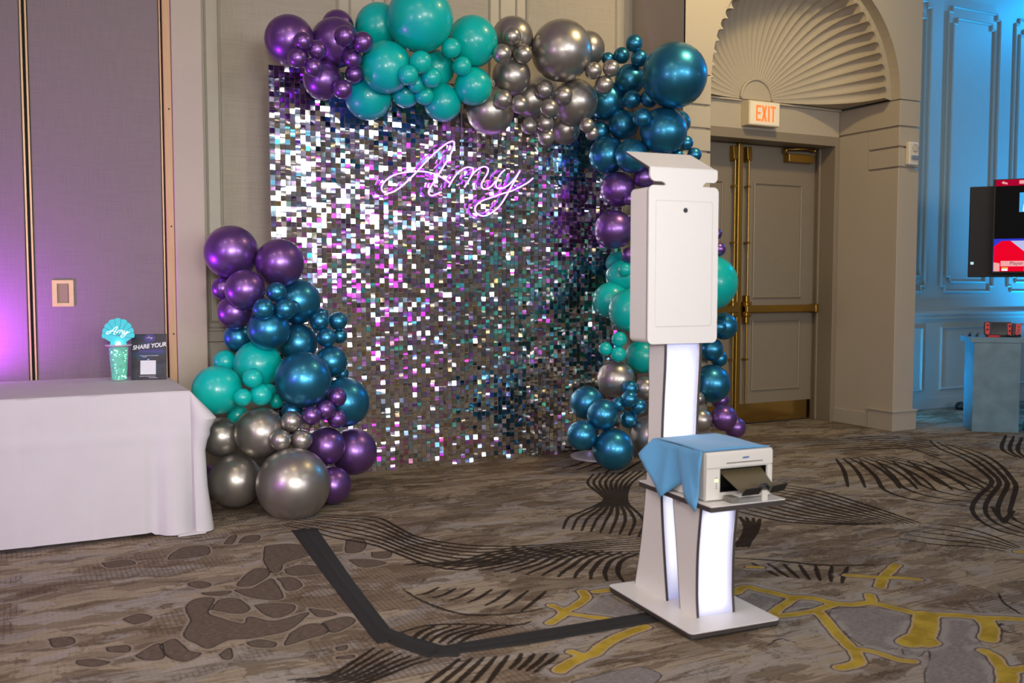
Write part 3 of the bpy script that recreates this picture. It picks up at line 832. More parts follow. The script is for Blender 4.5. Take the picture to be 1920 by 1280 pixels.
for side in (-1, 1):
    x0, x1 = (JX0 + 0.004, DMX - 0.028) if side < 0 else (DMX + 0.028, JX1 - 0.004)
    leaf = db(MB().box(x0, x1, DY, DY + 0.045, 0.012, HEAD - 0.004), 'door_leaf', M_DOOR, bevel=0.003)
    xa, xb = (x0 + 0.16, x1 - 0.145) if side < 0 else (x0 + 0.145, x1 - 0.16)
    for (z0, z1) in ((1.15, 2.20), (0.30, 0.955)):
        m = MB(); frame_bars(m, xa, xb, z0, z1, DY, 0.022, 0.014)
        db(m, 'panel_moulding', M_DOOR, leaf)
    db(MB().box(x0 + 0.01, x1 - 0.01, DY - 0.003, DY, 0.015, 0.19), 'kick_plate', mat('kick_brass', (0.60, 0.42, 0.14), 0.16, 1.0) if side > 0 else M_BRASS, leaf)
    # vertical rod, latch cases, push bar
    rx = x1 - 0.05 if side < 0 else x0 + 0.05
    rod = MB().tube([(rx, DY - 0.045, 0.2), (rx, DY - 0.045, HEAD - 0.10)], 0.0095, 10)
    for z in (0.6, 1.65, 2.15):
        rod.box(rx - 0.017, rx + 0.017, DY - 0.058, DY, z - 0.008, z + 0.008)
    db(rod, 'vertical_rod', M_BRASS, leaf, auto=40)
    lt = MB().prism([(rx - 0.028, DY, HEAD - 0.03), (rx - 0.028, DY - 0.05, HEAD - 0.03), (rx - 0.028, DY - 0.062, HEAD - 0.15), (rx - 0.028, DY, HEAD - 0.17)], (0.056, 0, 0))
    db(lt, 'top_latch', M_BRASS, leaf, bevel=0.006)
    hx0, hx1 = (x0 + 0.02, rx + 0.035) if side < 0 else (rx - 0.035, x1 - 0.02)
    hd = MB().box(rx - 0.035, rx + 0.035, DY - 0.075, DY, 0.985, 1.125)
    hd.box(rx - 0.024, rx + 0.024, DY - 0.06, DY, 0.92, 1.18)
    db(hd, 'latch_case', M_BRASS, leaf, bevel=0.012)
    bar = MB().box(hx0, hx1, DY - 0.085, DY - 0.02, 1.022, 1.088)
    db(bar, 'push_bar', M_BRASS, leaf, bevel=0.01)
    ex = hx1 - 0.01 if side > 0 else hx0 + 0.01
    db(MB().box(ex - 0.02, ex + 0.02, DY - 0.09, DY, 1.015, 1.095), 'bar_end_cap', M_BRASS, leaf, bevel=0.008)
    if side > 0:
        c = on_y(1455, 486, DY)
        pe = MB().lathe([(0.011, 0), (0.011, 0.006), (0.006, 0.008)], 12)
        o = db(pe, 'peephole', M_BRONZE, leaf); o.location = c; o.rotation_euler = (R(90), 0, 0)
        cl = db(MB().box(6.285, 6.600, DY - 0.075, DY, 2.395, 2.470), 'door_closer', M_BRASS, leaf, bevel=0.006)
        arm = MB().tube([(6.27, DY - 0.05, 2.505), (6.45, DY - 0.10, 2.515), (6.62, DY - 0.05, 2.515)], 0.010, 8)
        arm.tube([(6.27, DY - 0.05, 2.47), (6.27, DY - 0.05, 2.525)], 0.018, 10).tube([(6.62, DY - 0.05, 2.495), (6.62, DY - 0.05, 2.53)], 0.018, 10)
        db(arm, 'closer_arm', M_BRASS, leaf, smooth=True)
db(MB().box(DMX - 0.026, DMX + 0.026, DY - 0.028, DY + 0.04, 0.0, HEAD), 'astragal', M_BRASS, bevel=0.006)
db(MB().box(JX0, JX1, DY + 0.05, DY + 0.08, 0, HEAD), 'door_backing', M_DARK)
struct(MB().box(4.4, 8.0, DY + 0.09, DY + 0.2, 0, CEIL).build('wall_behind', M_DARK), 'dark wall behind the doors')

# ---------------------------------------------------------------- blue lit panelled wall
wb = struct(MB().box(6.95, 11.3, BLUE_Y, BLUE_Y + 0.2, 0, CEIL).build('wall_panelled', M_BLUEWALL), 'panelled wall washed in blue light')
for x0 in (7.36, 8.395, 9.43, 10.46):
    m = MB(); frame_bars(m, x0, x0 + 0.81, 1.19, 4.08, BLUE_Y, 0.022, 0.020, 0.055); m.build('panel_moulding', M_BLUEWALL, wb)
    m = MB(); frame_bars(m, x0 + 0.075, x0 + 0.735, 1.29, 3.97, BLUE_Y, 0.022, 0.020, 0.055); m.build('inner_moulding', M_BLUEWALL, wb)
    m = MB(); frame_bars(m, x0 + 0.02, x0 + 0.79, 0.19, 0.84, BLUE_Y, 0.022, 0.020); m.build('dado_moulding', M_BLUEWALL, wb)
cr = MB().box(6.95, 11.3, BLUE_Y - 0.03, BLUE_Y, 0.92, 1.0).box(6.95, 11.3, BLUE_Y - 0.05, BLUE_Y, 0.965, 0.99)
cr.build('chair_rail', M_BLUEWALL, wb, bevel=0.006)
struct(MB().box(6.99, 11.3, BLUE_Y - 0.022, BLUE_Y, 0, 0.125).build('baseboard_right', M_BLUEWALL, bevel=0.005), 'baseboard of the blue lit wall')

# ---------------------------------------------------------------- lettering helper
def text_mesh(name, body, size, material, parent, loc, rot=(R(90), 0, 0), depth=0.0008, align='CENTER', shear=0.0, sx=1.0, bold=0.0):
    cu = bpy.data.curves.new(name, 'FONT')
    cu.body = body
    cu.size = size
    cu.align_x = align
    cu.align_y = 'CENTER'
    cu.extrude = depth
    cu.shear = shear
    cu.offset = bold
    tmp = bpy.data.objects.new(name + '_curve', cu)
    COL.objects.link(tmp)
    dg = bpy.context.evaluated_depsgraph_get()
    me = bpy.data.meshes.new_from_object(tmp.evaluated_get(dg))
    me.name = name
    bpy.data.objects.remove(tmp)
    bpy.data.curves.remove(cu)
    me.materials.clear()
    me.materials.append(material)
    o = link(name, me, parent)
    o.location = loc
    o.rotation_euler = rot
    o.scale = (sx, 1, 1)
    return o

# ---------------------------------------------------------------- exit sign and alarm on the portal
ex = empty('exit_sign', (5.76, BACK_Y, 2.745))
tag(ex, 'white exit sign with red letters above the double door', 'sign')
MB().box(-0.172, 0.172, -0.10, 0.0, -0.105, 0.105).build('housing', mat('exit_housing', (0.72, 0.62, 0.45), 0.5), ex, bevel=0.006)
MB().box(-0.160, 0.160, -0.104, -0.099, -0.094, 0.094).build('face_plate', emit('exit_face', (1.0, 0.82, 0.55), 0.10, (0.85, 0.75, 0.58)), ex)
M_EXIT = emit('exit_red', (1.0, 0.13, 0.02), 1.1, (0.9, 0.15, 0.05))
def letter_bars(name, polys, parent, mt, y0, y1):
    m = MB()
    for poly in polys:
        m.prism([(x, y0, z) for (x, z) in poly], (0, y1 - y0, 0))
    return m.build(name, mt, parent)
def rc(x0, x1, z0, z1):
    return [(x0, z0), (x1, z0), (x1, z1), (x0, z1)]
h = 0.067
letter_bars('letter_e', [rc(-0.100, -0.083, -h, h), rc(-0.083, -0.045, h - 0.018, h), rc(-0.083, -0.050, -0.009, 0.009), rc(-0.083, -0.045, -h, -h + 0.018)], ex, M_EXIT, -0.1065, -0.103)
letter_bars('letter_x', [[(-0.038, h), (-0.018, h), (0.022, -h), (0.002, -h)], [(-0.038, -h), (-0.018, -h), (0.022, h), (0.002, h)]], ex, M_EXIT, -0.1066, -0.103)
letter_bars('letter_i', [rc(0.034, 0.052, -h, h)], ex, M_EXIT, -0.1065, -0.103)
letter_bars('letter_t', [rc(0.062, 0.122, h - 0.018, h), rc(0.083, 0.101, -h, h - 0.018)], ex, M_EXIT, -0.1065, -0.103)

al = empty('fire_alarm', (6.875, PORT_Y, 2.40))
tag(al, 'white fire alarm horn with strobe on the portal pillar', 'alarm')
M_ALW = mat('alarm_white', (0.74, 0.68, 0.56), 0.45)
MB().box(-0.058, 0.058, -0.045, 0, -0.098, 0.098).build('housing', M_ALW, al, bevel=0.01)
gr = MB()
gr.lathe([(0.036, 0), (0.036, 0.004), (0.032, 0.006)], 20)
o = gr.build('speaker_grille', mat('alarm_grey', (0.42, 0.38, 0.32), 0.6), al); o.location = (0.012, -0.045, 0.045); o.rotation_euler = (R(90), 0, 0)
MB().box(-0.036, 0.048, -0.060, -0.045, -0.052, -0.018).build('strobe_lens', mat('strobe_glass', (0.25, 0.33, 0.42), 0.08, 0.2, var=0.6, vscale=60), al, bevel=0.004)
for gx_ in (-0.014, 0.000, 0.014, 0.028):
    MB().box(gx_ - 0.002, gx_ + 0.002, -0.053, -0.050, 0.022, 0.068).build('grille_bar', M_ALW, al)

# ---------------------------------------------------------------- shimmer backdrop
BD_Y, BD_X0, BD_W, BD_H, NT_ = 6.26, 1.464, 2.70, 2.685, 81
PITX, PITZ = BD_W / NT_, BD_H / NT_
bd = empty('shimmer_backdrop', (BD_X0 + BD_W / 2, BD_Y, 0))
tag(bd, 'large square backdrop of hanging mirrored silver sequin tiles', 'backdrop')
M_GRID = mat('clear_grid', (0.30, 0.24, 0.16), 0.4, var=0.1)
M_ALU = mat('stand_metal', (0.30, 0.30, 0.31), 0.35, 0.8)
def tile_mat():
    m, nt, b = nodes_of('mirror_sequin')
    at = nt.nodes.new('ShaderNodeAttribute'); at.attribute_name = 'tint'
    sock(nt, at.outputs['Color'], b.inputs['Base Color'])
    b.inputs['Metallic'].default_value = 1.0
    b.inputs['Roughness'].default_value = 0.07
    return m
M_TILE = tile_mat()
def tile_geo(cx, cz, tilt, yaw, bend, twist):
    """one hanging square, hooked at its upper edge; coordinates relative to the backdrop's base"""
    w2, hh = PITX * 0.455, PITZ * 0.975
    out = []
    for j in range(4):
        s = j / 3
        for i in range(3):
            u = (i - 1) * w2
            y = -0.010 - math.sin(tilt) * s * hh - bend * 4 * s * (1 - s) * hh - math.tan(yaw) * u - twist * u * s
            out.append((cx + u, y, cz - s * hh * math.cos(tilt)))
    return out
TF = [(j * 3 + i, j * 3 + i + 1, (j + 1) * 3 + i + 1, (j + 1) * 3 + i) for j in range(3) for i in range(2)]
pan_t = rng.normal(0, R(0.8), (9, 9)); pan_y = rng.normal(0, R(0.9), (9, 9))
tint_choices = [((0.86, 0.85, 0.84), 0.74), ((0.74, 0.62, 0.95), 0.07), ((0.62, 0.86, 0.95), 0.09), ((0.95, 0.85, 0.58), 0.06), ((0.95, 0.45, 0.95), 0.04)]
tc_cols = [c for c, _ in tint_choices]; tc_p = [p for _, p in tint_choices]
TILES = []
for r in range(NT_):
    for c in range(NT_):
        tl = R(-0.9) + pan_t[r // 9, c // 9] + rng.normal(0, R(2.0)) + (rng.normal(R(2.5), R(10)) if rng.random() < 0.60 else 0)
        yw = pan_y[r // 9, c // 9] + rng.normal(0, R(1.2)) + (rng.normal(0, R(4.5)) if rng.random() < 0.45 else 0)
        TILES.append((r, c, max(R(-16), min(R(24), tl)), max(R(-10), min(R(10), yw)), rng.normal(0.0, 0.008), rng.normal(0, 0.012), tc_cols[rng.choice(5, p=tc_p)]))
def add_tint(me, cols):
    at = me.attributes.new('tint', 'FLOAT_COLOR', 'FACE')
    at.data.foreach_set('color', np.array([(*c, 1) for c in cols], np.float32).ravel())
SHIMMER_TODO = True   # sequins are linked after the balloons are known

g = MB()
for i in range(NT_ + 1):
    x = -BD_W / 2 + i * PITX
    g.box(x - 0.0012, x + 0.0012, -0.006, -0.001, 0.01, BD_H)
for j in range(NT_ + 1):
    z = j * PITZ
    g.box(-BD_W / 2, BD_W / 2, -0.004, -0.001, z - 0.0011, z + 0.0011)
g.build('tile_grid', M_GRID, bd)
# each 30 cm carrier panel
M_CARR = mat('carrier_panel', (0.055, 0.045, 0.038), 0.35, var=0.2)
pw, ph = BD_W / 9, BD_H / 9
cm = MB().box(0.001, pw - 0.001, 0.0, 0.004, 0.001, ph - 0.001).mesh('carrier_panel', M_CARR)
for a in range(9):
    for b_ in range(9):
        o = link('carrier_panel', cm, bd); o.location = (-BD_W / 2 + a * pw, 0, b_ * ph)
st = MB()
for x in (-BD_W / 2 + 0.02, BD_W / 2 - 0.02):
    st.tube([(x, 0.03, 0.0), (x, 0.03, BD_H)], 0.016, 10)
for z in (0.03, BD_H - 0.03):
    st.tube([(-BD_W / 2 + 0.02, 0.03, z), (BD_W / 2 - 0.02, 0.03, z)], 0.014, 10)
st.build('stand_frame', M_ALU, bd, smooth=True)

# ---------------------------------------------------------------- neon sign
NEON = [
    [(870, 548), (820, 510), (740, 465), (650, 440), (560, 432), (450, 440), (340, 460), (260, 500), (210, 550), (190, 600), (210, 640), (250, 652), (310, 635), (380, 590), (460, 520), (540, 440), (620, 350), (700, 270), (780, 200), (850, 150), (900, 132), (918, 155), (900, 220), (860, 300), (800, 400), (750, 480), (700, 560), (665, 620), (665, 660), (695, 675), (740, 660), (785, 640)],
    [(862, 588), (900, 520), (950, 450), (1010, 405), (1060, 390), (1100, 402), (1105, 435), (1070, 510), (1018, 592)],
    [(1070, 510), (1110, 450), (1170, 402), (1220, 385), (1255, 405), (1250, 450), (1215, 510), (1190, 560), (1200, 600), (1240, 608), (1290, 580), (1330, 530)],
    [(1425, 415), (1375, 465), (1338, 535), (1335, 585), (1370, 606), (1430, 588), (1490, 540), (1540, 480), (1575, 425)],
    [(1575, 425), (1530, 510), (1480, 600), (1430, 690), (1370, 780), (1300, 840), (1220, 878), (1160, 865), (1125, 820), (1140, 770), (1200, 725), (1300, 690), (1400, 655), (1500, 625), (1600, 575), (1660, 540), (1705, 500)],
]
neon_c = on_y(850, 340, BD_Y - 0.075)
neon = empty('neon_sign', neon_c)
tag(neon, 'pink violet neon script sign reading Amy on the sequin backdrop', 'neon sign')
M_NEON = emit('neon_tube', (0.80, 0.36, 1.0), 2.0, (0.8, 0.5, 1.0))
M_NBASE = emit('neon_base', (0.35, 0.04, 0.9), 2.2, (0.5, 0.3, 0.8))
for stroke in NEON:
    pts = [on_y(680 + p[0] / 5.333, 240 + p[1] / 5.333, BD_Y - 0.075) - neon_c for p in smooth_path(stroke, 4)]
    t_ = MB().tube(pts, 0.0048, 8).build('neon_tube', M_NEON, neon, smooth=True)
    MB().tube([p + Vector((0, 0.009, 0)) for p in pts], 0.006, 6).build('tube_backing', M_NBASE, t_, smooth=True)
for (px, py) in ((760, 350), (850, 268), (905, 395), (985, 340), (830, 345), (905, 312)):
    p = on_y(px, py, BD_Y - 0.075) - neon_c
    MB().tube([p + Vector((0, 0.008, 0)), p + Vector((0, 0.07, 0))], 0.004, 6).build('standoff', M_ALU, neon, smooth=True)
p0 = on_y(866, 346, BD_Y - 0.06) - neon_c
MB().tube([p0, p0 + Vector((0.01, 0.02, 0.12)), p0 + Vector((0.02, 0.045, 0.5)), p0 + Vector((0.02, 0.05, 0.95))], 0.002, 6).build('power_wire', mat('clear_wire', (0.5, 0.5, 0.5), 0.3), neon, smooth=True)

# ---------------------------------------------------------------- balloons
P_, T_, S_, B_ = 'purple', 'teal', 'silver', 'blue'
# (px x, px y, px radius, colour, section, layer 0 back .. 3 front)
BL = [
 # over the top left corner
 (542.5, 75, 46.5, P_, 'a', 1), (633, 49, 30, P_, 'a', 0), (629, 80, 46.5, P_, 'a', 1), (605, 150, 37, P_, 'a', 1),
 (567.5, 77.5, 17.5, P_, 'a', 3), (594, 94, 18.5, P_, 'a', 3), (557.5, 109, 18.5, P_, 'a', 3), (587.5, 126, 17.5, P_, 'a', 3),
 (646, 67.5, 19.5, P_, 'a', 3), (680, 79, 19.5, P_, 'a', 3), (661, 110, 18, P_, 'a', 2), (664, 139, 17, P_, 'a', 2), (642.5, 167.5, 18.5, P_, 'a', 3),
 (710, 50, 44, T_, 'b', 1), (787.5, 35, 62, T_, 'b', 2), (885.5, 78, 48, T_, 'b', 1), (724, 126, 48.5, T_, 'b', 2), (817.5, 127.5, 35, T_, 'b', 1),
 (887.5, 162, 35.7, T_, 'b', 2), (690, 181, 44, T_, 'b', 0), (830, 192.5, 35.5, T_, 'b', 1), (761, 175, 27, T_, 'b', 0),
 (789, 117, 21.5, T_, 'b', 3), (765, 140.5, 19, T_, 'b', 3), (809, 145, 19, T_, 'b', 3), (846, 90.5, 18.5, T_, 'b', 3), (866, 124, 18, T_, 'b', 3),
 (795.5, 179.5, 17.5, T_, 'b', 2), (781, 157, 17, T_, 'b', 2),
 (961, 70, 39, S_, 'b', 0), (1053, 95, 57.5, S_, 'b', 2), (1100, 92, 34, S_, 'b', 0), (959, 143, 36.5, S_, 'b', 1), (1077.5, 191, 43, S_, 'b', 1),
 (995, 187, 34, S_, 'b', 0), (919, 208, 45, S_, 'b', 1), (1060, 243, 28, S_, 'b', 0),
 (960, 68, 17.5, S_, 'b', 3), (941, 101, 18, S_, 'b', 3), (980.5, 101, 18, S_, 'b', 3), (942.5, 186, 17.5, S_, 'b', 3), (974, 196, 17, S_, 'b', 3),
 (1020.5, 167.5, 17.5, S_, 'b', 3), (1056, 179, 18, S_, 'b', 3), (1030, 202.5, 17, S_, 'b', 3), (1022.5, 231, 16, S_, 'b', 2), (1024.5, 257.5, 15.5, S_, 'b', 2),
 (992.5, 236, 15.5, S_, 'b', 2), (1100.5, 235, 14, S_, 'b', 3), (1110, 250, 13, S_, 'b', 2), (1112.5, 132.5, 16, S_, 'b', 3), (1145.5, 128, 16, S_, 'b', 3), (1132.5, 159, 17.5, S_, 'b', 3),
 (1265, 141.5, 61, B_, 'b', 2), (1181, 149, 28.5, B_, 'b', 1), (1140, 110, 12, B_, 'b', 0), (1137, 190, 37, B_, 'b', 0), (1169, 234, 28.5, B_, 'b', 1),
 (1244, 246, 44.5, B_, 'b', 2), (1272, 230, 23, B_, 'b', 0), (1125, 247, 19, B_, 'b', 0), (1139, 291, 35, B_, 'b', 1), (1185, 292, 32, B_, 'b', 2),
 (1189, 81, 16, B_, 'b', 2), (1165.5, 104, 15.5, B_, 'b', 2), (1199, 109, 16, B_, 'b', 2), (1185, 186, 17, B_, 'b', 3), (1217.5, 185, 17, B_, 'b', 3), (1204, 220, 17.5, B_, 'b', 3),
 (1286, 268, 14, B_, 'b', 1), (1302, 290, 13.5, B_, 'b', 2), (1271, 292, 11, B_, 'b', 2),
 # right column behind the kiosk
 (1158.5, 355, 33, P_, 'd', 1), (1151, 430, 36.5, P_, 'd', 1), (1207, 333, 20, P_, 'd', 2), (1180, 373, 11, P_, 'd', 2), (1343, 438, 11, P_, 'd', 1), (1348, 467, 13, P_, 'd', 2),
 (1180, 478, 15, P_, 'd', 2), (1190, 425, 24, P_, 'd', 1),
 (1158, 495, 23, T_, 'd', 0), (1166, 517, 31, T_, 'd', 1), (1145, 563, 34, T_, 'd', 1), (1181, 582, 41, T_, 'd', 2), (1172, 506, 13, T_, 'd', 2), (1331, 530, 52, T_, 'd', 1),
 (1161, 636, 14.5, T_, 'd', 2), (1135, 654, 13, T_, 'd', 2), (1159, 664, 15, T_, 'd', 3), (1204, 668, 32, T_, 'd', 1),
 (1155, 711, 36, S_, 'd', 1), (1210, 728, 22, S_, 'd', 1), (1222, 817, 40, S_, 'd', 2), (1308, 747, 14, S_, 'd', 3), (1314, 787, 22, S_, 'd', 2),
 (1101, 755, 32, B_, 'd', 1), (1130, 777, 30, B_, 'd', 2), (1091, 816, 28.5, B_, 'd', 2), (1150, 842, 39, B_, 'd', 2),
 (1181, 728, 15.5, B_, 'd', 2), (1180, 748, 16, B_, 'd', 3), (1160, 758, 14, B_, 'd', 2), (1197.5, 762, 15, B_, 'd', 3), (1179, 786, 17, B_, 'd', 2),
 (1357, 611, 26, B_, 'd', 1), (1349, 613, 13, B_, 'd', 2), (1334, 655, 22, B_, 'd', 2), (1348, 672, 16, B_, 'd', 1), (1334, 719, 36, B_, 'd', 1),
 (1350, 750, 17, P_, 'd', 0), (1357, 783, 25, P_, 'd', 2), (1378, 801, 20.5, P_, 'd', 1),
 # links of the right column that the kiosk covers
 (1255, 400, 38, P_, 'h', 1), (1262, 510, 42, T_, 'h', 1), (1268, 595, 32, T_, 'h', 1), (1262, 690, 36, B_, 'h', 1), (1262, 765, 36, S_, 'h', 1),
 # left column
 (433.6, 473, 50.5, P_, 'c', 1), (524.5, 493, 45.5, P_, 'c', 2), (459.5, 543, 37.5, P_, 'c', 2), (418, 541, 22, P_, 'c', 0), (440, 585, 33, P_, 'c', 1),
 (558, 565, 43, B_, 'c', 1), (518.5, 547, 18.5, B_, 'c', 3), (494, 579, 20, B_, 'c', 3), (534.5, 579, 20, B_, 'c', 3), (549, 577, 14, B_, 'c', 2),
 (503.5, 618, 39.5, B_, 'c', 2), (558, 643, 37, B_, 'c', 1), (447, 633, 28, B_, 'c', 0), (599, 602, 18, B_, 'c', 2), (634, 602, 17.5, B_, 'c', 2), (612, 633, 18.5, B_, 'c', 3), (636.5, 630, 14, B_, 'c', 1),
 (603, 590, 13, B_, 'c', 0), (621, 678, 30, B_, 'c', 1), (568, 712, 53, B_, 'c', 3), (646, 754, 47, B_, 'c', 1), (548, 770, 20, B_, 'c', 1), (640, 700, 14, B_, 'c', 0),
 (483, 683, 45, T_, 'c', 1), (407.5, 731, 46.5, T_, 'c', 2), (422, 678, 22, T_, 'c', 0), (474, 709, 19, T_, 'c', 3), (455, 745, 17, T_, 'c', 3), (489, 740, 21, T_, 'c', 3), (504, 733, 14, T_, 'c', 2), (518, 752, 14, T_, 'c', 1), (445, 778, 20, T_, 'c', 0),
 (488, 811, 48, S_, 'c', 2), (415, 819, 37, S_, 'c', 1), (441, 901, 50, S_, 'c', 1), (550, 908, 69, S_, 'c', 3), (546.5, 790, 20, S_, 'c', 3), (525.5, 825, 20, S_, 'c', 3), (565.5, 824.5, 20, S_, 'c', 3),
 (611, 836, 36, P_, 'c', 2), (663, 846, 44, P_, 'c', 1), (624, 909, 35, P_, 'c', 2), (632, 744, 18, P_, 'c', 3), (610, 768, 19, P_, 'c', 3), (584, 779, 18, P_, 'c', 3), (632, 784.5, 18, P_, 'c', 3), (398, 890, 20, P_, 'c', 0),
]
def plane_y(px, py, sec, layer):
    if sec in 'ab':
        y = BD_Y - 0.17 - 0.13 * layer
    elif sec in 'dh':
        t = min(1, max(0, (py - 560) / 280))
        y = BD_Y - 0.20 - 0.12 * layer - 0.38 * t
    else:
        t = min(1, max(0, (py - 460) / 450))
        y = 6.02 - 0.13 * layer - 0.36 * t
    return y
bal = []
for (px, py, pr, col, sec, lay) in BL:
    r = ray(px, py)
    y = plane_y(px, py, sec, lay)
    bal.append([r, y / r.y, pr * (1.0 if True else 1) / F_PX, col, sec, lay, px, py, pr])
def centre(b): return EYE + b[0] * b[1]
def radius(b): return b[2] * b[1]
# settle: slide along the line of sight until neighbours only press against each other
for it in range(140):
    C = [centre(b) for b in bal]
    RR = [radius(b) for b in bal]
    dt = [0.0] * len(bal)
    for i in range(len(bal)):
        for j in range(i + 1, len(bal)):
            d = (C[i] - C[j]).length
            lim = 0.90 * (RR[i] + RR[j])
            if d < lim:
                gap = (lim - d) * 0.35
                si, sj = bal[i][1] + 0.02 * bal[j][5] - 0.02 * bal[i][5], bal[j][1]
                if si <= sj:
                    dt[i] -= gap; dt[j] += gap
                else:
                    dt[i] += gap; dt[j] -= gap
    for i, b in enumerate(bal):
        b[1] += max(-0.03, min(0.03, dt[i]))
        # keep clear of backdrop / back wall, and off the floor
        lim_y = (BD_Y - 0.03 - radius(b)) if (b[6] > 512 and b[6] < 1160) else (BACK_Y - 0.05 - radius(b))
        if b[6] > 1225:
            lim_y = min(lim_y, PORT_Y - 0.04 - radius(b))
        if b[0].y * b[1] > lim_y:
            b[1] = lim_y / b[0].y
        if b[0].z < 0:
            # centre height - radius >= 0
            tmax = CAM_H / (-b[0].z + b[2])
            if b[1] > tmax:
                b[1] = tmax
# let any balloon that hangs free slide along its line of sight until it touches a neighbour
for i, b in enumerate(bal):
    def gap_at(t):
        c, r = EYE + b[0] * t, b[2] * t
        return min((c - centre(o)).length - r - radius(o) for k_, o in enumerate(bal) if k_ != i)
    if gap_at(b[1]) > -0.004:
        best = min((abs(gap_at(b[1] + d) + 0.008) + 0.02 * abs(d), d) for d in np.linspace(-0.5, 0.5, 101))
        b[1] += float(best[1])
def balloon_mesh(nm, mt):
    m = MB()
    prof = []
    n = 15
    for i in range(n + 1):
        a = math.pi * i / n
        z = math.cos(a)
        r = math.sin(a)
        if z < 0:                       # taper towards the neck
            z *= 1.06
            r *= 1 - 0.10 * (-z) ** 2
        prof.append((max(r, 0.0001), z))
    prof = prof[:-1]
    prof += [(0.075, -1.075), (0.055, -1.10), (0.085, -1.125), (0.10, -1.15), (0.06, -1.15)]
    prof.reverse()
    m.lathe(prof, 28)
    return m.mesh(nm, mt, True)
def balloon_mat(nm, col, chrome):
    m, nt, b = nodes_of(nm)
    tc = nt.nodes.new('ShaderNodeTexCoord')
    nz = nt.nodes.new('ShaderNodeTexNoise'); nz.inputs['Scale'].default_value = 2.0
    sock(nt, tc.outputs['Object'], nz.inputs['Vector'])
    mx = nt.nodes.new('ShaderNodeMix'); mx.data_type = 'RGBA'
    mx.inputs[6].default_value = (*[c * 0.92 for c in col], 1); mx.inputs[7].default_value = (*[c * 1.08 for c in col], 1)
    sock(nt, nz.outputs[0], mx.inputs[0]); sock(nt, mx.outputs[2], b.inputs['Base Color'])
    if chrome:
        b.inputs['Metallic'].default_value = 0.85
        b.inputs['Roughness'].default_value = 0.34
        b.inputs['Coat Weight'].default_value = 0.25
        b.inputs['Coat Roughness'].default_value = 0.10
    else:
        b.inputs['Roughness'].default_value = 0.32
        b.inputs['Subsurface Weight'].default_value = 0.15
        b.inputs['Subsurface Scale'].default_value = 0.03
        b.inputs['Coat Weight'].default_value = 0.25
        b.inputs['Coat Roughness'].default_value = 0.12
    return m
BM = {P_: balloon_mesh('purple_balloon', balloon_mat('purple_chrome_latex', (0.235, 0.115, 0.38), True)),
      T_: balloon_mesh('teal_balloon', balloon_mat('teal_latex', (0.0, 0.48, 0.43), False)),
      S_: balloon_mesh('silver_balloon', balloon_mat('silver_chrome_latex', (0.43, 0.40, 0.365), True)),
      B_: balloon_mesh('blue_balloon', balloon_mat('blue_chrome_latex', (0.035, 0.25, 0.42), True))}
ORD = ['first', 'second', 'third', 'fourth', 'fifth', 'sixth', 'seventh', 'eighth', 'ninth', 'tenth', 'eleventh', 'twelfth', 'thirteenth', 'fourteenth', 'fifteenth', 'sixteenth', 'seventeenth']
def size_word(pr): return 'big' if pr >= 25 else 'small'
WHERE = {'a': 'on the arch top', 'b': 'on the arch top', 'c': 'in the left column', 'd': 'in the right column', 'h': 'behind the white kiosk'}
GRP = {'a': 'balloons over the backdrop', 'b': 'balloons over the backdrop', 'c': 'left balloon column', 'd': 'right balloon column', 'h': 'right balloon column'}
KIND = {P_: 'shiny purple', T_: 'matte teal', S_: 'silver chrome', B_: 'metallic blue'}
sets = {}
for b in bal:
    key = (WHERE[b[4]], b[3], 'big' if b[4] == 'h' else size_word(b[8]))
    sets.setdefault(key, []).append(b)
for key, lst in sets.items():
    wh, col, sz = key
    from_top = 'column' in wh
    lst.sort(key=(lambda b: b[7]) if from_top else (lambda b: b[6]))
    for i, b in enumerate(lst):
        o = link(f'{col}_balloon', BM[col])
        r = radius(b)
        c = centre(b)
        o.location = c
        # neck points into the garland, away from the viewer
        core = Vector((random.uniform(-0.6, 0.6), 1.0, random.uniform(-0.9, 0.3)))
        q = core.normalized().to_track_quat('-Z', 'Y')
        o.rotation_mode = 'QUATERNION'
        o.rotation_quaternion = q
        o.scale = (r, r, r)
        n_ = len(lst)
        kind = f'{sz} {KIND[col]} balloon'
        if n_ == 1:
            lab = f'{kind} covered from view {wh}' if 'kiosk' in wh else f'only {kind} {wh}'
        elif 'kiosk' in wh:
            lab = f'upper {kind} covered from view {wh}' if i == 0 else f'lower {kind} covered from view {wh}'
        elif from_top:
            lab = f'topmost {kind} {wh}' if i == 0 else f'lowest {kind} {wh}' if i == n_ - 1 else f'{ORD[i]} {kind} from the top {wh}'
        else:
            lab = f'leftmost {kind} {wh}' if i == 0 else f'rightmost {kind} {wh}' if i == n_ - 1 else f'{ORD[i]} {kind} from the left {wh}'
        tag(o, lab, 'balloon', GRP[b[4]])

# clear base plate of the balloon frame
bp_c = Vector((3.83, 5.99, 0))
tag(MB().lathe([(0.23, 0.0), (0.235, 0.004), (0.235, 0.012), (0.22, 0.016)], 40, (bp_c.x, bp_c.y, 0)).build('stand_base', mat('frosted_acrylic', (0.62, 0.60, 0.62), 0.25, var=0.03)), 'pale round base plate under the right balloon column', 'stand base')

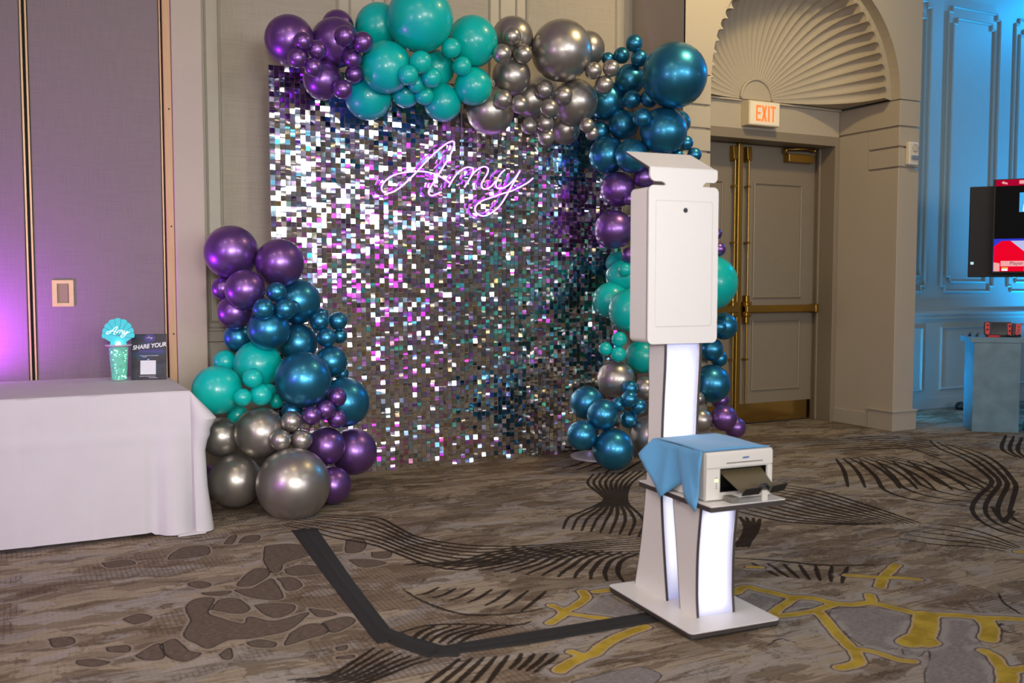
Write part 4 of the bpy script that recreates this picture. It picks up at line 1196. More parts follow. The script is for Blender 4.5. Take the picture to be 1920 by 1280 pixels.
# ---- sequins: the 300 nearest that are in view become single parts, the rest one part
def hidden(pxy):
    for b in bal:
        if (pxy[0] - b[6]) ** 2 + (pxy[1] - b[7]) ** 2 < (b[8] + 3) ** 2:
            return True
    return False
cand = []
for ti, (r, c, tl, yw, be, tw, tn) in enumerate(TILES):
    if c < 12:
        pos = (BD_X0 + (c + 0.5) * PITX, BD_Y, BD_H - (r + 0.5) * PITZ)
        if not hidden(to_px(pos)):
            cand.append(((Vector(pos) - EYE).length, ti))
cand.sort()
single = set(ti for _, ti in cand[:300])
rest, rest_cols = MB(), []
for ti, (r, c, tl, yw, be, tw, tn) in enumerate(TILES):
    cx, cz = -BD_W / 2 + (c + 0.5) * PITX, BD_H - r * PITZ - 0.0015
    if ti in single:
        m = MB().add(tile_geo(0, 0, tl, yw, be, tw), TF).mesh('sequin', M_TILE, True)
        add_tint(m, [tn] * len(TF))
        o = link('sequin', m, bd); o.location = (cx, 0, cz)
    else:
        rest.add(tile_geo(cx, cz, tl, yw, be, tw), TF)
        rest_cols += [tn] * len(TF)
ro = rest.build('sequin_field', M_TILE, bd, smooth=True)
add_tint(ro.data, rest_cols)
ro['kind'] = 'stuff'

# ---------------------------------------------------------------- table and white cloth
TX0, TX1, TY0, TY1, TZ = -1.06, 0.775, 5.15, 6.09, 0.735
tb = empty('folding_table', ((TX0 + TX1) / 2, (TY0 + TY1) / 2, 0))
tag(tb, 'long folding table hidden under the white cloth', 'table')
cx_, cy_ = tb.location.x, tb.location.y
MB().box(TX0 - cx_, TX1 - cx_, TY0 - cy_, TY1 - cy_, TZ - 0.04, TZ - 0.002).build('table_top', mat('table_plastic', (0.5, 0.48, 0.45), 0.5), tb, bevel=0.006)
for sx in (-1, 1):
    for sy in (-1, 1):
        MB().tube([(sx * 0.75, sy * 0.38, 0), (sx * 0.75, sy * 0.38, TZ - 0.04)], 0.015, 8).build('leg', M_ALU, tb, smooth=True)
def cloth_mat():
    m, nt, b = nodes_of('white_cloth')
    tc = nt.nodes.new('ShaderNodeTexCoord')
    nz = nt.nodes.new('ShaderNodeTexNoise'); nz.inputs['Scale'].default_value = 5; nz.inputs['Detail'].default_value = 5
    sock(nt, tc.outputs['Object'], nz.inputs['Vector'])
    mx = nt.nodes.new('ShaderNodeMix'); mx.data_type = 'RGBA'
    mx.inputs[6].default_value = (0.60, 0.58, 0.60, 1); mx.inputs[7].default_value = (0.66, 0.645, 0.66, 1)
    sock(nt, nz.outputs[0], mx.inputs[0]); sock(nt, mx.outputs[2], b.inputs['Base Color'])
    b.inputs['Roughness'].default_value = 0.85
    b.inputs['Specular IOR Level'].default_value = 0.2
    n2 = nt.nodes.new('ShaderNodeTexNoise'); n2.inputs['Scale'].default_value = 3.5; n2.inputs['Detail'].default_value = 6
    sock(nt, tc.outputs['Object'], n2.inputs['Vector'])
    bp = nt.nodes.new('ShaderNodeBump'); bp.inputs['Strength'].default_value = 0.25; bp.inputs['Distance'].default_value = 0.03
    sock(nt, n2.outputs[0], bp.inputs['Height']); sock(nt, bp.outputs[0], b.inputs['Normal'])
    return m
M_CLOTH = cloth_mat()
per = []       # (x, y, nx, ny, corner weight)
NFX, NSD = 90, 40
for i in range(NFX + 1):
    x = TX0 + (TX1 - TX0) * i / NFX
    per.append((x, TY0, 0.0, -1.0))
for i in range(1, 9):
    a = R(-90 + 90 * i / 9)
    per.append((TX1, TY0, math.cos(a), math.sin(a)))
for i in range(NSD + 1):
    per.append((TX1, TY0 + (TY1 - TY0) * i / NSD, 1.0, 0.0))
for i in range(1, 9):
    a = R(90 * i / 9)
    per.append((TX1, TY1, math.cos(a), math.sin(a)))
for i in range(1, 30):
    per.append((TX1 + (TX0 - TX1) * i / 30, TY1, 0.0, 1.0))
for i in range(0, 20):
    per.append((TX0, TY1 + (TY0 - TY1) * i / 20, -1.0, 0.0))
def drop_off(x, y, nx_, ny_, s):
    """outward offset of the cloth at fraction s of the drop"""
    if ny_ <= -0.99 and nx_ == 0.0:                     # front face
        o = 0.006 + 0.012 * s
        o += 0.006 * s * math.sin(x * 5.0 + 0.8)
        for xc in (-0.47, 0.02, 0.315):                 # ironed creases
            o += 0.006 * math.exp(-((x - xc) / 0.018) ** 2)
        d = TX1 - x
        if d < 0.17:                                    # corner fold tube
            o += 0.055 * s * math.sin(math.pi * min(1, d / 0.17)) ** 0.8
        if 0.15 < d < 0.21:
            o -= 0.012 * s
        return o
    bul = float(np.interp(s, (0, 0.19, 0.27, 0.42, 0.7, 1.0), (0, 0.122, 0.088, 0.060, 0.066, 0.088)))
    if nx_ > 0 and y < TY0 + 0.001:                     # the corner itself
        return 0.006 + 0.012 * s + bul * nx_ + 0.05 * s * (1 - nx_) * 0.6
    if nx_ > 0.99:
        t = (y - TY0) / (TY1 - TY0)
        return 0.006 + bul * math.exp(-(t / 0.55) ** 2) + 0.012 * s * (1 + math.sin(t * 22))
    return 0.006 + 0.02 * s
NR = 26
rows = []
top = TZ + 0.006
rows.append([((p[0] * 0.9 + cx_ * 0.1), (p[1] * 0.9 + cy_ * 0.1), top) for p in per])
rows.append([(p[0] - p[2] * 0.012, p[1] - p[3] * 0.012, top) for p in per])
rows.append([(p[0] - p[2] * 0.002, p[1] - p[3] * 0.002, top - 0.001) for p in per])
for j in range(NR + 1):
    s = j / NR
    row = []
    for p in per:
        o = drop_off(*p, s)
        zb = 0.008 if p[0] > TX1 - 0.19 and p[1] < TY0 + 0.05 else 0.022
        z = (top - 0.008) + (zb - top + 0.008) * s
        if j == 8:
            o += 0.006
        row.append((p[0] + p[2] * o, p[1] + p[3] * o, z))
    rows.append(row)
rows = [r + [r[0]] for r in rows]
clm = MB().grid(rows)
n0 = len(per) + 1
clm.f.append(tuple(range(n0 - 1)))
cl = clm.build('tablecloth', M_CLOTH, None, smooth=True, auto=35)
tag(cl, 'white floor-length tablecloth tinted violet, draped over the table', 'tablecloth')
# under the corner the hem folds on the carpet
MB().add([(0.69, 5.06, 0.004), (0.83, 5.075, 0.004), (0.85, 5.14, 0.006), (0.70, 5.13, 0.006), (0.69, 5.06, 0.012), (0.83, 5.075, 0.012), (0.85, 5.14, 0.02), (0.70, 5.13, 0.02)],
         [(0, 3, 2, 1), (4, 5, 6, 7), (0, 1, 5, 4), (1, 2, 6, 5), (2, 3, 7, 6), (3, 0, 4, 7)]).build('hem_fold', M_CLOTH, cl)

# ---------------------------------------------------------------- light-up cup centrepiece
TT = TZ + 0.007
cup_p = Vector((0.494, 5.80, TT))
cup = empty('cup_centrepiece', cup_p)
tag(cup, 'lit tumbler of green water beads topped by a teal scallop shell', 'centrepiece')
glass = mat('clear_plastic', (0.80, 0.88, 0.90), 0.06, var=0.0, alpha=0.16)
gp = [(0.040, 0.0), (0.042, 0.004), (0.054, 0.195), (0.0555, 0.198), (0.0525, 0.197), (0.0405, 0.008), (0.001, 0.007)]
MB().lathe(gp, 28).build('tumbler', glass, cup, smooth=True)
M_BEAD = emit('lit_green_beads', (0.0, 0.75, 0.42), 0.26, (0.0, 0.45, 0.30), 0.8, 60)
core = MB().lathe([(0.034, 0.010), (0.047, 0.190), (0.001, 0.190)], 20).build('bead_core', M_BEAD, cup, smooth=True)
beads = MB()
def blob(m, c, r, seg=6):
    prof = [(r * math.sin(math.pi * i / 4), -r * math.cos(math.pi * i / 4)) for i in range(5)]
    prof[0] = (r * 0.05, -r); prof[-1] = (r * 0.05, r)
    m.lathe(prof, seg, c)
for i in range(420):
    z = random.uniform(0.014, 0.186); a = random.uniform(0, 2 * math.pi)
    rr = 0.034 + (0.047 - 0.034) * (z - 0.01) / 0.18
    blob(beads, (rr * math.cos(a), rr * math.sin(a), z), random.uniform(0.0035, 0.006))
bo = beads.build('water_beads', M_BEAD, cup, smooth=True); bo['kind'] = 'stuff'
sparks = MB()
for i in range(34):
    z = random.choice((random.gauss(0.16, 0.012), random.gauss(0.035, 0.014), random.uniform(0.02, 0.18))); a = random.uniform(-2.6, -0.2)
    z = min(0.185, max(0.015, z)); rr = 0.036 + 0.013 * z / 0.19
    blob(sparks, (rr * math.cos(a), rr * math.sin(a), z), 0.0032)
so = sparks.build('fairy_lights', emit('fairy_light', (0.5, 1.0, 0.85), 2.2), cup, smooth=True); so['kind'] = 'stuff'
MB().lathe([(0.070, 0.200), (0.072, 0.202), (0.072, 0.206), (0.068, 0.208)], 30).build('lid', mat('pink_clear_lid', (0.62, 0.5, 0.6), 0.15), cup)
# scallop shell: each lobe a wedge
shell = empty('shell_topper'); shell.parent = cup; shell.location = (0.0, 0.0, 0.208); shell.rotation_euler = (0, 0, R(-14))
M_SHELL = emit('teal_shell', (0.02, 0.50, 0.56), 0.40, (0.05, 0.45, 0.50))
M_SHELL_E = mat('teal_shell_edge', (0.02, 0.30, 0.36), 0.4)
NL = 9
for i in range(NL):
    a0, a1 = R(-8 + 196 * i / NL), R(-8 + 196 * (i + 1) / NL)
    am = (a0 + a1) / 2
    rad = 0.088 + 0.014 * math.sin(max(0, am)) ** 2
    poly = [(0.010 * math.cos(am), 0, 0.044 + 0.0)]
    for k in range(7):
        a = a0 + (a1 - a0) * k / 6
        rr = rad * (0.95 + 0.05 * math.sin(math.pi * k / 6))
        poly.append((rr * math.cos(a) * 0.98, 0, 0.046 + rr * math.sin(a)))
    d = 0.004 if i % 2 else 0.0032
    MB().prism([(p[0], -d, p[2]) for p in poly], (0, 2 * d, 0)).build('shell_lobe', M_SHELL, shell)
    MB().tube([(0.018 * math.cos(a0), -0.0045, 0.046 + 0.018 * math.sin(a0)), (rad * 0.95 * math.cos(a0), -0.0045, 0.046 + rad * 0.95 * math.sin(a0))], 0.0011, 5).build('shell_rib', M_SHELL_E, shell)
MB().prism([(-0.045, -0.004, 0.0), (0.045, -0.004, 0.0), (0.040, -0.004, 0.012), (0.088, -0.004, 0.046), (-0.088, -0.004, 0.046), (-0.040, -0.004, 0.012)], (0, 0.008, 0)).build('shell_base', M_SHELL, shell)
MB().lathe([(0.012, 0.0), (0.012, 0.012), (0.006, 0.016)], 12, (0, -0.012, 0.0)).build('shell_lamp', emit('shell_lamp', (0.7, 1.0, 1.0), 5.0), shell)
M_LETW = emit('white_lettering', (0.85, 0.95, 1.0), 0.45, (0.85, 0.88, 0.9))
def amy(parent, name, mt, cx, cz, width, y, rad):
    s = width / 1515.0
    for st_ in NEON:
        pts = [(cx + (p[0] - 947) * s, y, cz - (p[1] - 480) * s) for p in smooth_path(st_, 2)]
        MB().tube(pts, rad, 5).build(name, mt, parent, smooth=True)
amy(shell, 'script_lettering', M_LETW, 0.0, 0.072, 0.122, -0.006, 0.0022)

# ---------------------------------------------------------------- sign card
sg = empty('sign_card', (0.652, 5.815, TT), R(-16))
tag(sg, 'dark navy sign card reading SHARE YOUR beside the lit cup', 'sign')
sg.rotation_euler = (R(-9), 0, R(-16))
SW, SH = 0.192, 0.262
def card_mat():
    m, nt, b = nodes_of('navy_card')
    tc = nt.nodes.new('ShaderNodeTexCoord')
    mp = nt.nodes.new('ShaderNodeMapping'); mp.inputs['Rotation'].default_value = (0, R(20), 0); mp.inputs['Scale'].default_value = (4, 4, 14)
    sock(nt, tc.outputs['Object'], mp.inputs[0])
    nz = nt.nodes.new('ShaderNodeTexNoise'); nz.inputs['Scale'].default_value = 1.3; nz.inputs['Detail'].default_value = 4
    sock(nt, mp.outputs[0], nz.inputs['Vector'])
    cr_ = nt.nodes.new('ShaderNodeValToRGB')
    e = cr_.color_ramp.elements
    e[0].position = 0.36; e[0].color = (0.003, 0.006, 0.02, 1)
    e[1].position = 0.70; e[1].color = (0.005, 0.05, 0.14, 1)
    x = cr_.color_ramp.elements.new(0.5); x.color = (0.022, 0.020, 0.026, 1)
    sock(nt, nz.outputs[0], cr_.inputs[0]); sock(nt, cr_.outputs[0], b.inputs['Base Color'])
    b.inputs['Roughness'].default_value = 0.3
    return m
MB().box(-SW / 2, SW / 2, -0.002, 0.002, 0.0, SH).build('card', card_mat(), sg, bevel=0.001)
MB().box(-SW / 2 + 0.01, SW / 2 - 0.01, 0.0, 0.085, 0.0, 0.003).build('card_foot', mat('clear_foot', (0.12, 0.12, 0.15), 0.1), sg)
M_PRW = mat('white_print', (0.75, 0.76, 0.78), 0.6)
text_mesh('lettering', 'SHARE YOUR', 0.0335, M_PRW, sg, (0.002, -0.0028, 0.192), rot=(R(90), R(-6), 0), depth=0.0003, shear=0.25, sx=0.92, bold=0.0011)
MB().box(-0.046, 0.038, -0.0026, -0.002, 0.030, 0.110).build('white_square', M_PRW, sg)
M_PURP = mat('purple_print', (0.05, 0.035, 0.20), 0.5)
lp = MB().lathe([(0.032, 0), (0.031, 0.0006)], 24).build('logo_patch', M_PURP, sg)
lp.location = (0.004, -0.0022, 0.238); lp.rotation_euler = (R(90), 0, 0); lp.scale = (1, 0.72, 1)
MB().box(-0.055, 0.075, -0.0025, -0.002, 0.156, 0.171).build('dark_print_line', M_PURP, sg)
amy(sg, 'logo_lettering', M_PRW, 0.004, 0.241, 0.034, -0.0032, 0.0007)
tl_ = MB()
for (x0, x1, z) in ((-0.048, 0.052, 0.138), (-0.035, -0.012, 0.131), (-0.05, 0.035, 0.020), (0.0, 0.045, 0.011)):
    x = x0
    while x < x1:
        wd = random.uniform(0.005, 0.012); tl_.box(x, min(x1, x + wd), -0.0025, -0.002, z - 0.0011, z + 0.0011); x += wd + 0.0018
tl_.build('small_print', M_PRW, sg)
MB().prism([(-0.010, -0.0025, 0.117), (0.004, -0.0025, 0.117), (-0.003, -0.0025, 0.111)], (0, 0.0006, 0)).build('arrow_mark', M_PRW, sg)

# ---------------------------------------------------------------- taped cable on the carpet
tp = empty('taped_cable', (1.2, 3.3, 0))
tag(tp, 'wide black tape holding a cable, bent across the carpet to the kiosk', 'floor tape')
def tape_mat():
    m = mat('cloth_tape', (0.015, 0.0135, 0.013), 0.75, var=0.12, vscale=120, bump=0.15, bscale=300)
    return m
M_TAPE = tape_mat()
def fl(px, py): return on_z(px, py, 0)
def strip(ptsL, ptsR, zoff):
    rows = []
    for a, b in zip(ptsL, ptsR):
        a, b = Vector(a), Vector(b)
        row = []
        for kk, t in enumerate((0, 0.25, 0.40, 0.46, 0.5, 0.54, 0.60, 0.75, 1)):
            hgt = (0, 0, 0.0012, 0.0055, 0.0075, 0.0055, 0.0012, 0, 0)[kk]
            p = a.lerp(b, t) - Vector((1.2, 3.3, 0)); row.append((p.x, p.y, zoff + hgt))
        rows.append(row)
    return MB().grid(rows)
def dens(pts, n=10):
    out = []
    for a, b in zip(pts[:-1], pts[1:]):
        for k_ in range(n): out.append(Vector(a).lerp(Vector(b), k_ / n))
    return out + [Vector(pts[-1])]
L1 = dens([fl(546, 994), fl(612, 1085), fl(697, 1196), fl(708, 1207)]); R1_ = dens([fl(594, 990), fl(663, 1090), fl(740, 1190), fl(752, 1200)])
strip(L1, R1_, 0.0015).build('tape_strip', M_TAPE, tp, smooth=True, solid=0.0008)
L2 = dens([fl(690, 1188), fl(742, 1212), fl(800, 1233), fl(860, 1231)]); R2_ = dens([fl(728, 1178), fl(765, 1192), fl(830, 1211), fl(872, 1206)])
strip(L2, R2_, 0.0023).build('tape_strip', M_TAPE, tp, smooth=True, solid=0.0008)
L3 = dens([fl(800, 1234), fl(1000, 1207), fl(1260, 1162)]); R3_ = dens([fl(828, 1212), fl(1000, 1184), fl(1230, 1146)])
strip(L3, R3_, 0.0031).build('tape_strip', M_TAPE, tp, smooth=True, solid=0.0008)

# ---------------------------------------------------------------- photo kiosk
KC = Vector((2.350, 3.020, 0)); KR = R(-4)
ks = empty('photo_kiosk', KC, KR)
tag(ks, 'white photo booth kiosk with glowing columns and tilted top panel', 'photo booth')
MB().box(-0.196, 0.196, -0.304, 0.304, 0.004, 0.012).build('base_pad', M_BLACK, ks, bevel=0.004)
def slab(poly, z0, z1): return MB().prism([(x, y, z0) for x, y in poly], (0, 0, z1 - z0))
slab(rrect(-0.202, 0.202, -0.310, 0.310, 0.022), 0.012, 0.019).build('base_plate', M_EDGE, ks)
slab(rrect(-0.202, 0.202, -0.310, 0.310, 0.022), 0.0195, 0.0265).build('base_plate', M_EDGE, ks)
slab(rrect(-0.2015, 0.2015, -0.3095, 0.3095, 0.022), 0.0262, 0.030).build('base_top', M_WHITE, ks)
def led_mat():
    """diffuser lit by strips inside: brightest along its middle, bluer and dimmer at the rims"""
    m, nt, b = nodes_of('led_diffuser')
    b.inputs['Base Color'].default_value = (0.82, 0.83, 0.9, 1)
    tc = nt.nodes.new('ShaderNodeTexCoord')
    sp_ = nt.nodes.new('ShaderNodeSeparateXYZ')
    sock(nt, tc.outputs['Generated'], sp_.inputs[0])
    def rim(out, e):
        a_ = nt.nodes.new('ShaderNodeMath'); a_.operation = 'PINGPONG'; a_.inputs[1].default_value = 0.5
        sock(nt, out, a_.inputs[0])
        r_ = nt.nodes.new('ShaderNodeMapRange'); r_.interpolation_type = 'SMOOTHSTEP'
        r_.inputs[1].default_value, r_.inputs[2].default_value = 0.0, e
        sock(nt, a_.outputs[0], r_.inputs[0])
        return r_.outputs[0]
    ml = nt.nodes.new('ShaderNodeMath'); ml.operation = 'MULTIPLY'
    sock(nt, rim(sp_.outputs[0], 0.22), ml.inputs[0]); sock(nt, rim(sp_.outputs[2], 0.16), ml.inputs[1])
    mx = nt.nodes.new('ShaderNodeMix'); mx.data_type = 'RGBA'
    mx.inputs[6].default_value = (0.16, 0.18, 0.46, 1); mx.inputs[7].default_value = (0.90, 0.92, 1.05, 1)
    sock(nt, ml.outputs[0], mx.inputs[0]); sock(nt, mx.outputs[2], b.inputs['Emission Color'])
    b.inputs['Emission Strength'].default_value = 0.62
    return m
M_LED = led_mat()
# side boards: profile of (v_rear, v_front) with height
def board(u, prof, nm):
    t = 0.009
    L = [(v0, z) for (v0, v1, z) in prof] + [(v1, z) for (v0, v1, z) in reversed(prof)]
    b_ = MB().prism([(u - t / 2, v, z) for v, z in L], (t, 0, 0)).build(nm, M_WHITE, ks)
    # dark laminate edge along the rear profile
    for side_ in (0, 1):
        e = MB()
        d = -0.0012 if side_ == 0 else 0.0012
        ring_ = []
        for p0 in prof:
            v0 = p0[side_]
            ring_.append([(u - t / 2 - 0.0004, v0 + d, p0[2]), (u + t / 2 + 0.0004, v0 + d, p0[2]), (u + t / 2 + 0.0004, v0 - 2 * d, p0[2]), (u - t / 2 - 0.0004, v0 - 2 * d, p0[2]), (u - t / 2 - 0.0004, v0 + d, p0[2])])
        e.grid(ring_)
        e.build('board_edge', M_EDGE, b_)
    return b_
def resamp(keys, n):
    zs = np.linspace(keys[0][2], keys[-1][2], n)
    kz = [q[2] for q in keys]
    sm = smooth_path(keys, 8)
    sz = [q[2] for q in sm]
    return [(float(np.interp(z, sz, [q[0] for q in sm])), float(np.interp(z, sz, [q[1] for q in sm])), float(z)) for z in zs]
MAIN = resamp([(0.036, 0.282, 0.030), (0.060, 0.240, 0.20), (0.084, 0.205, 0.42), (0.088, 0.190, 0.60), (0.080, 0.185, 0.80), (0.068, 0.185, 0.97), (0.066, 0.185, 1.055)], 24)
SECOND = resamp([(-0.178, -0.062, 0.030), (-0.170, -0.050, 0.12), (-0.172, -0.030, 0.28), (-0.190, -0.005, 0.44), (-0.195, 0.0, 0.478)], 16)
for u in (-0.082, 0.082):
    board(u, MAIN, 'side_board')
    board(u, SECOND, 'side_board')
def diffuser(prof, inset, z0, z1):
    rows = []
    for (v0, v1, z) in prof:
        if z0 <= z <= z1:
            rows.append([(u, v0 + inset, z) for u in (-0.0775, -0.03, 0.03, 0.0775)])
    return MB().grid(rows)
diffuser(MAIN, 0.014, 0.0, 1.06).build('light_panel', M_LED, ks, smooth=True, solid=0.003)
diffuser(SECOND, 0.012, 0.0, 0.5).build('light_panel', M_LED, ks, smooth=True, solid=0.003)
rowsf = [[(u, v1 - 0.012, z) for u in (-0.0775, 0.0775)] for (v0, v1, z) in MAIN]
MB().grid(rowsf).build('front_panel', M_WHITE, ks, smooth=True, solid=0.003)
rowsf = [[(u, v1 - 0.012, z) for u in (-0.0775, 0.0775)] for (v0, v1, z) in SECOND]
MB().grid(rowsf).build('front_panel', M_WHITE, ks, smooth=True, solid=0.003)
# shelf
SHZ = 0.478
slab(rrect(-0.152, 0.180, -0.352, 0.150, 0.006), SHZ, SHZ + 0.009).build('shelf_board', M_EDGE, ks)
slab(rrect(-0.152, 0.180, -0.352, 0.150, 0.006), SHZ + 0.0095, SHZ + 0.0185).build('shelf_board', M_EDGE, ks)
slab(rrect(-0.1515, 0.1795, -0.3515, 0.1495, 0.006), SHZ + 0.0184, SHZ + 0.022).build('shelf_top', M_WHITE, ks)
SHT = SHZ + 0.022
# head: body, rear plate with neck and bar, tilted flap
HU0, HU1, HV0, HV1, HZ0, HZ1 = -0.173, 0.149, 0.052, 0.195, 1.056, 1.675
def ext_v(poly, v0, v1): return MB().prism([(u, v0, z) for u, z in poly], (0, v1 - v0, 0))
ext_v(rrect(HU0 + 0.001, HU1 - 0.001, HZ0 + 0.004, HZ1 - 0.004, 0.022), HV0 + 0.012, HV1).build('head_body', M_WHITE, ks, auto=40, bevel=0.003)
cu = (HU0 + HU1) / 2
nk = 0.085
T0, T1 = 1.690, 1.745
plate = []
def arc_pts(cx, cz, r, a0, a1, n=5):
    return [(cx + r * math.cos(R(a0 + (a1 - a0) * k_ / n)), cz + r * math.sin(R(a0 + (a1 - a0) * k_ / n))) for k_ in range(n + 1)]
r_ = 0.022
plate += arc_pts(HU0 + r_, HZ0 + r_, r_, 180, 270) + arc_pts(HU1 - r_, HZ0 + r_, r_, 270, 360) + arc_pts(HU1 - r_, HZ1 - r_, r_, 0, 90)
plate += [(cu + nk, HZ1), (cu + nk + 0.004, HZ1 + 0.008)] + [(cu + nk + 0.016, T0 + 0.003)]
plate += arc_pts(HU1 - 0.006 - 0.02, T0 + 0.023, 0.02, 270, 360) + [(HU1 - 0.006, T1 - 0.006), (HU1 - 0.012, T1), (HU0 + 0.006, T1)]
plate += arc_pts(HU0 + 0.004 + 0.026, T0 + 0.026, 0.026, 180, 270) + [(cu - nk - 0.02, T0), (cu - nk - 0.004, HZ1 + 0.010), (cu - nk, HZ1)]
plate += arc_pts(HU0 + r_, HZ1 - r_, r_, 90, 180)
ext_v(plate, HV0, HV0 + 0.010).build('rear_plate', M_WHITE, ks)
ext_v(rrect(HU0 - 0.001, HU1 + 0.001, HZ0 + 0.002, HZ1 - 0.002, r_), HV0 + 0.0101, HV0 + 0.0128).build('plate_shadow_gap', M_EDGE, ks)
# service door inset: a raised panel with a fine joint
ext_v(rrect(-0.143, 0.122, 1.123, 1.618, 0.012), HV0 - 0.0006, HV0).build('door_joint', mat('joint_grey', (0.62, 0.58, 0.56), 0.5), ks)
ext_v(rrect(-0.1405, 0.1195, 1.1255, 1.6155, 0.011), HV0 - 0.0016, HV0).build('service_door', M_WHITE, ks, bevel=0.0008)
lk = MB().lathe([(0.0095, 0), (0.0095, 0.003), (0.007, 0.0035)], 16).build('camera_hole', M_BLACK, ks); lk.location = (-0.008, HV0 - 0.0015, 1.581); lk.rotation_euler = (R(90), 0, 0)
# tilted flash flap rising forward
fa = [(HU0 + 0.008, HV0 - 0.001, T1 - 0.002), (HU1 - 0.012, HV0 - 0.001, T1 - 0.002), (HU1 - 0.012 + 0.004, HV0 + 0.19, T1 + 0.082), (HU0 + 0.008, HV0 + 0.19, T1 + 0.082)]
MB().prism(fa, (0, 0.002, -0.004)).build('flash_flap', M_WHITE, ks, bevel=0.0015)
MB().prism([(x, y + 0.0021, z - 0.0042) for x, y, z in fa], (0, 0.003, -0.007)).build('flap_core', M_EDGE, ks)
# front side facing the backdrop: touch screen and flash light
ext_v(rrect(HU0 + 0.03, HU1 - 0.03, 1.13, 1.50, 0.006), HV1, HV1 + 0.006).build('screen', emit('kiosk_screen', (0.7, 0.8, 1.0), 1.5, (0.02, 0.02, 0.02)), ks)
ext_v(rrect(HU0 + 0.03, HU1 - 0.03, 1.53, 1.66, 0.02), HV1, HV1 + 0.008).build('flash_light', emit('flash_light', (1.0, 0.97, 0.93), 14.0), ks)

# ---------------------------------------------------------------- printer on the shelf
KM = Matrix.Translation(KC) @ Matrix.Rotation(KR, 4, 'Z')
pr_o = KM @ Vector((0.018, -0.112, SHT + 0.0005))
pr = empty('photo_printer', pr_o, KR)
tag(pr, 'white photo printer with dark output tray on the kiosk shelf', 'printer')
M_PRN = mat('printer_white', (0.74, 0.71, 0.66), 0.4, var=0.01)
PU, PV0, PV1, PH = 0.147, -0.172, 0.165, 0.180
# body as shell with a front opening
ou0, ou1, oz0, oz1 = -0.085, 0.122, 0.030, 0.118
body = MB().box(-PU, PU, -0.10, PV1, 0.004, PH)
body.box(-PU, ou0, PV0, -0.10, 0.004, PH).box(ou1, PU, PV0, -0.10, 0.004, PH).box(ou0, ou1, PV0, -0.10, oz1, PH).box(ou0, ou1, PV0, -0.10, 0.004, oz0)
body.build('printer_body', M_PRN, pr)
MB().prism([(-PU, PV0, PH)] + [(-PU, PV0 - 0.006 * math.sin(a), PH - 0.05 + 0.05 * math.cos(a)) for a in (0.4, 0.9, 1.4)] + [(-PU, PV0 - 0.004, 0.012), (-PU, PV0, 0.004)], (0.001, 0, 0)).build('side_lip', M_PRN, pr)
for nm, b_ in (('front_cover', (-PU, PU, PV0 - 0.008, PV0, 0.122, PH - 0.004)), ('front_cheek', (-PU, ou0 - 0.002, PV0 - 0.006, PV0, 0.006, 0.1195)), ('front_cheek', (ou1 + 0.002, PU, PV0 - 0.006, PV0, 0.006, 0.1195))):
    MB().box(*b_).build(nm, M_PRN, pr, bevel=0.004)
MB().box(ou0, ou1, -0.102, -0.099, oz0, oz1).build('slot_back', M_BLACK, pr)
m = MB().box(ou0 - 0.0005, ou0 + 0.002, PV0, -0.1, oz0, oz1).box(ou1 - 0.002, ou1 + 0.0005, PV0, -0.1, oz0, oz1).box(ou0, ou1, PV0, -0.1, oz1 - 0.002, oz1).box(ou0, ou1, PV0, -0.1, oz0, oz0 + 0.002)
m.build('slot_lining', M_BLACK, pr)
MB().box(-0.062, 0.100, PV0 - 0.0092, PV0 - 0.008, 0.1365, 0.1395).build('vent_line', M_EDGE, pr)
MB().prism([(0.008, PV0 - 0.0092, 0.151), (0.036, PV0 - 0.0092, 0.152), (0.038, PV0 - 0.0092, 0.158), (0.010, PV0 - 0.0092, 0.157)], (0, 0.0015, 0)).build('blue_badge', mat('badge_blue', (0.06, 0.16, 0.35), 0.4), pr)
for i, z in enumerate((0.088, 0.075, 0.066, 0.057, 0.049)):
    if i == 1:
        MB().box(-0.112, -0.098, PV0 - 0.0075, PV0 - 0.005, z - 0.003, z + 0.006).build('status_light', emit('green_led', (0.55, 0.95, 0.05), 1.2), pr)
    else:
        MB().box(-0.108, -0.102, PV0 - 0.0070, PV0 - 0.005, z - 0.0018, z + 0.0018).build('button', mat('button_grey', (0.3, 0.29, 0.27), 0.5), pr)
# output tray: sloping sheet with raised stops
M_TRAY = mat('tray_olive', (0.115, 0.092, 0.050), 0.35, var=0.08)
tr = empty('output_tray'); tr.parent = pr
MB().prism([(-0.078, PV0 + 0.02, 0.108), (0.112, PV0 + 0.02, 0.108), (0.092, PV0 - 0.105, 0.046), (-0.062, PV0 - 0.105, 0.046)], (0, 0.001, -0.003)).build('tray_sheet', M_TRAY, tr)
MB().prism([(-0.066, PV0 - 0.100, 0.036), (0.012, PV0 - 0.100, 0.036), (0.014, PV0 - 0.115, 0.066), (-0.058, PV0 - 0.115, 0.064)], (0, -0.006, 0)).build('tray_stop', M_BLACK, tr, bevel=0.003)
MB().prism([(0.058, PV0 - 0.100, 0.036), (0.124, PV0 - 0.100, 0.042), (0.128, PV0 - 0.115, 0.072), (0.062, PV0 - 0.115, 0.066)], (0, -0.006, 0)).build('tray_stop', M_BLACK, tr, bevel=0.003)
MB().tube([(0.004, PV0 - 0.112, 0.052), (0.016, PV0 - 0.114, 0.070), (0.032, PV0 - 0.114, 0.072), (0.046, PV0 - 0.112, 0.058)], 0.007, 8).build('tray_clip', M_BLACK, tr, smooth=True)
MB().box(0.022, 0.048, PV0 - 0.108, PV0 - 0.098, 0.010, 0.050).build('tray_foot', M_PRN, tr, bevel=0.003)
MB().box(-0.075, -0.04, PV0 - 0.06, PV0 - 0.01, 0.004, 0.022).build('tray_bracket', mat('tray_grey', (0.18, 0.17, 0.15), 0.5), tr, bevel=0.003)

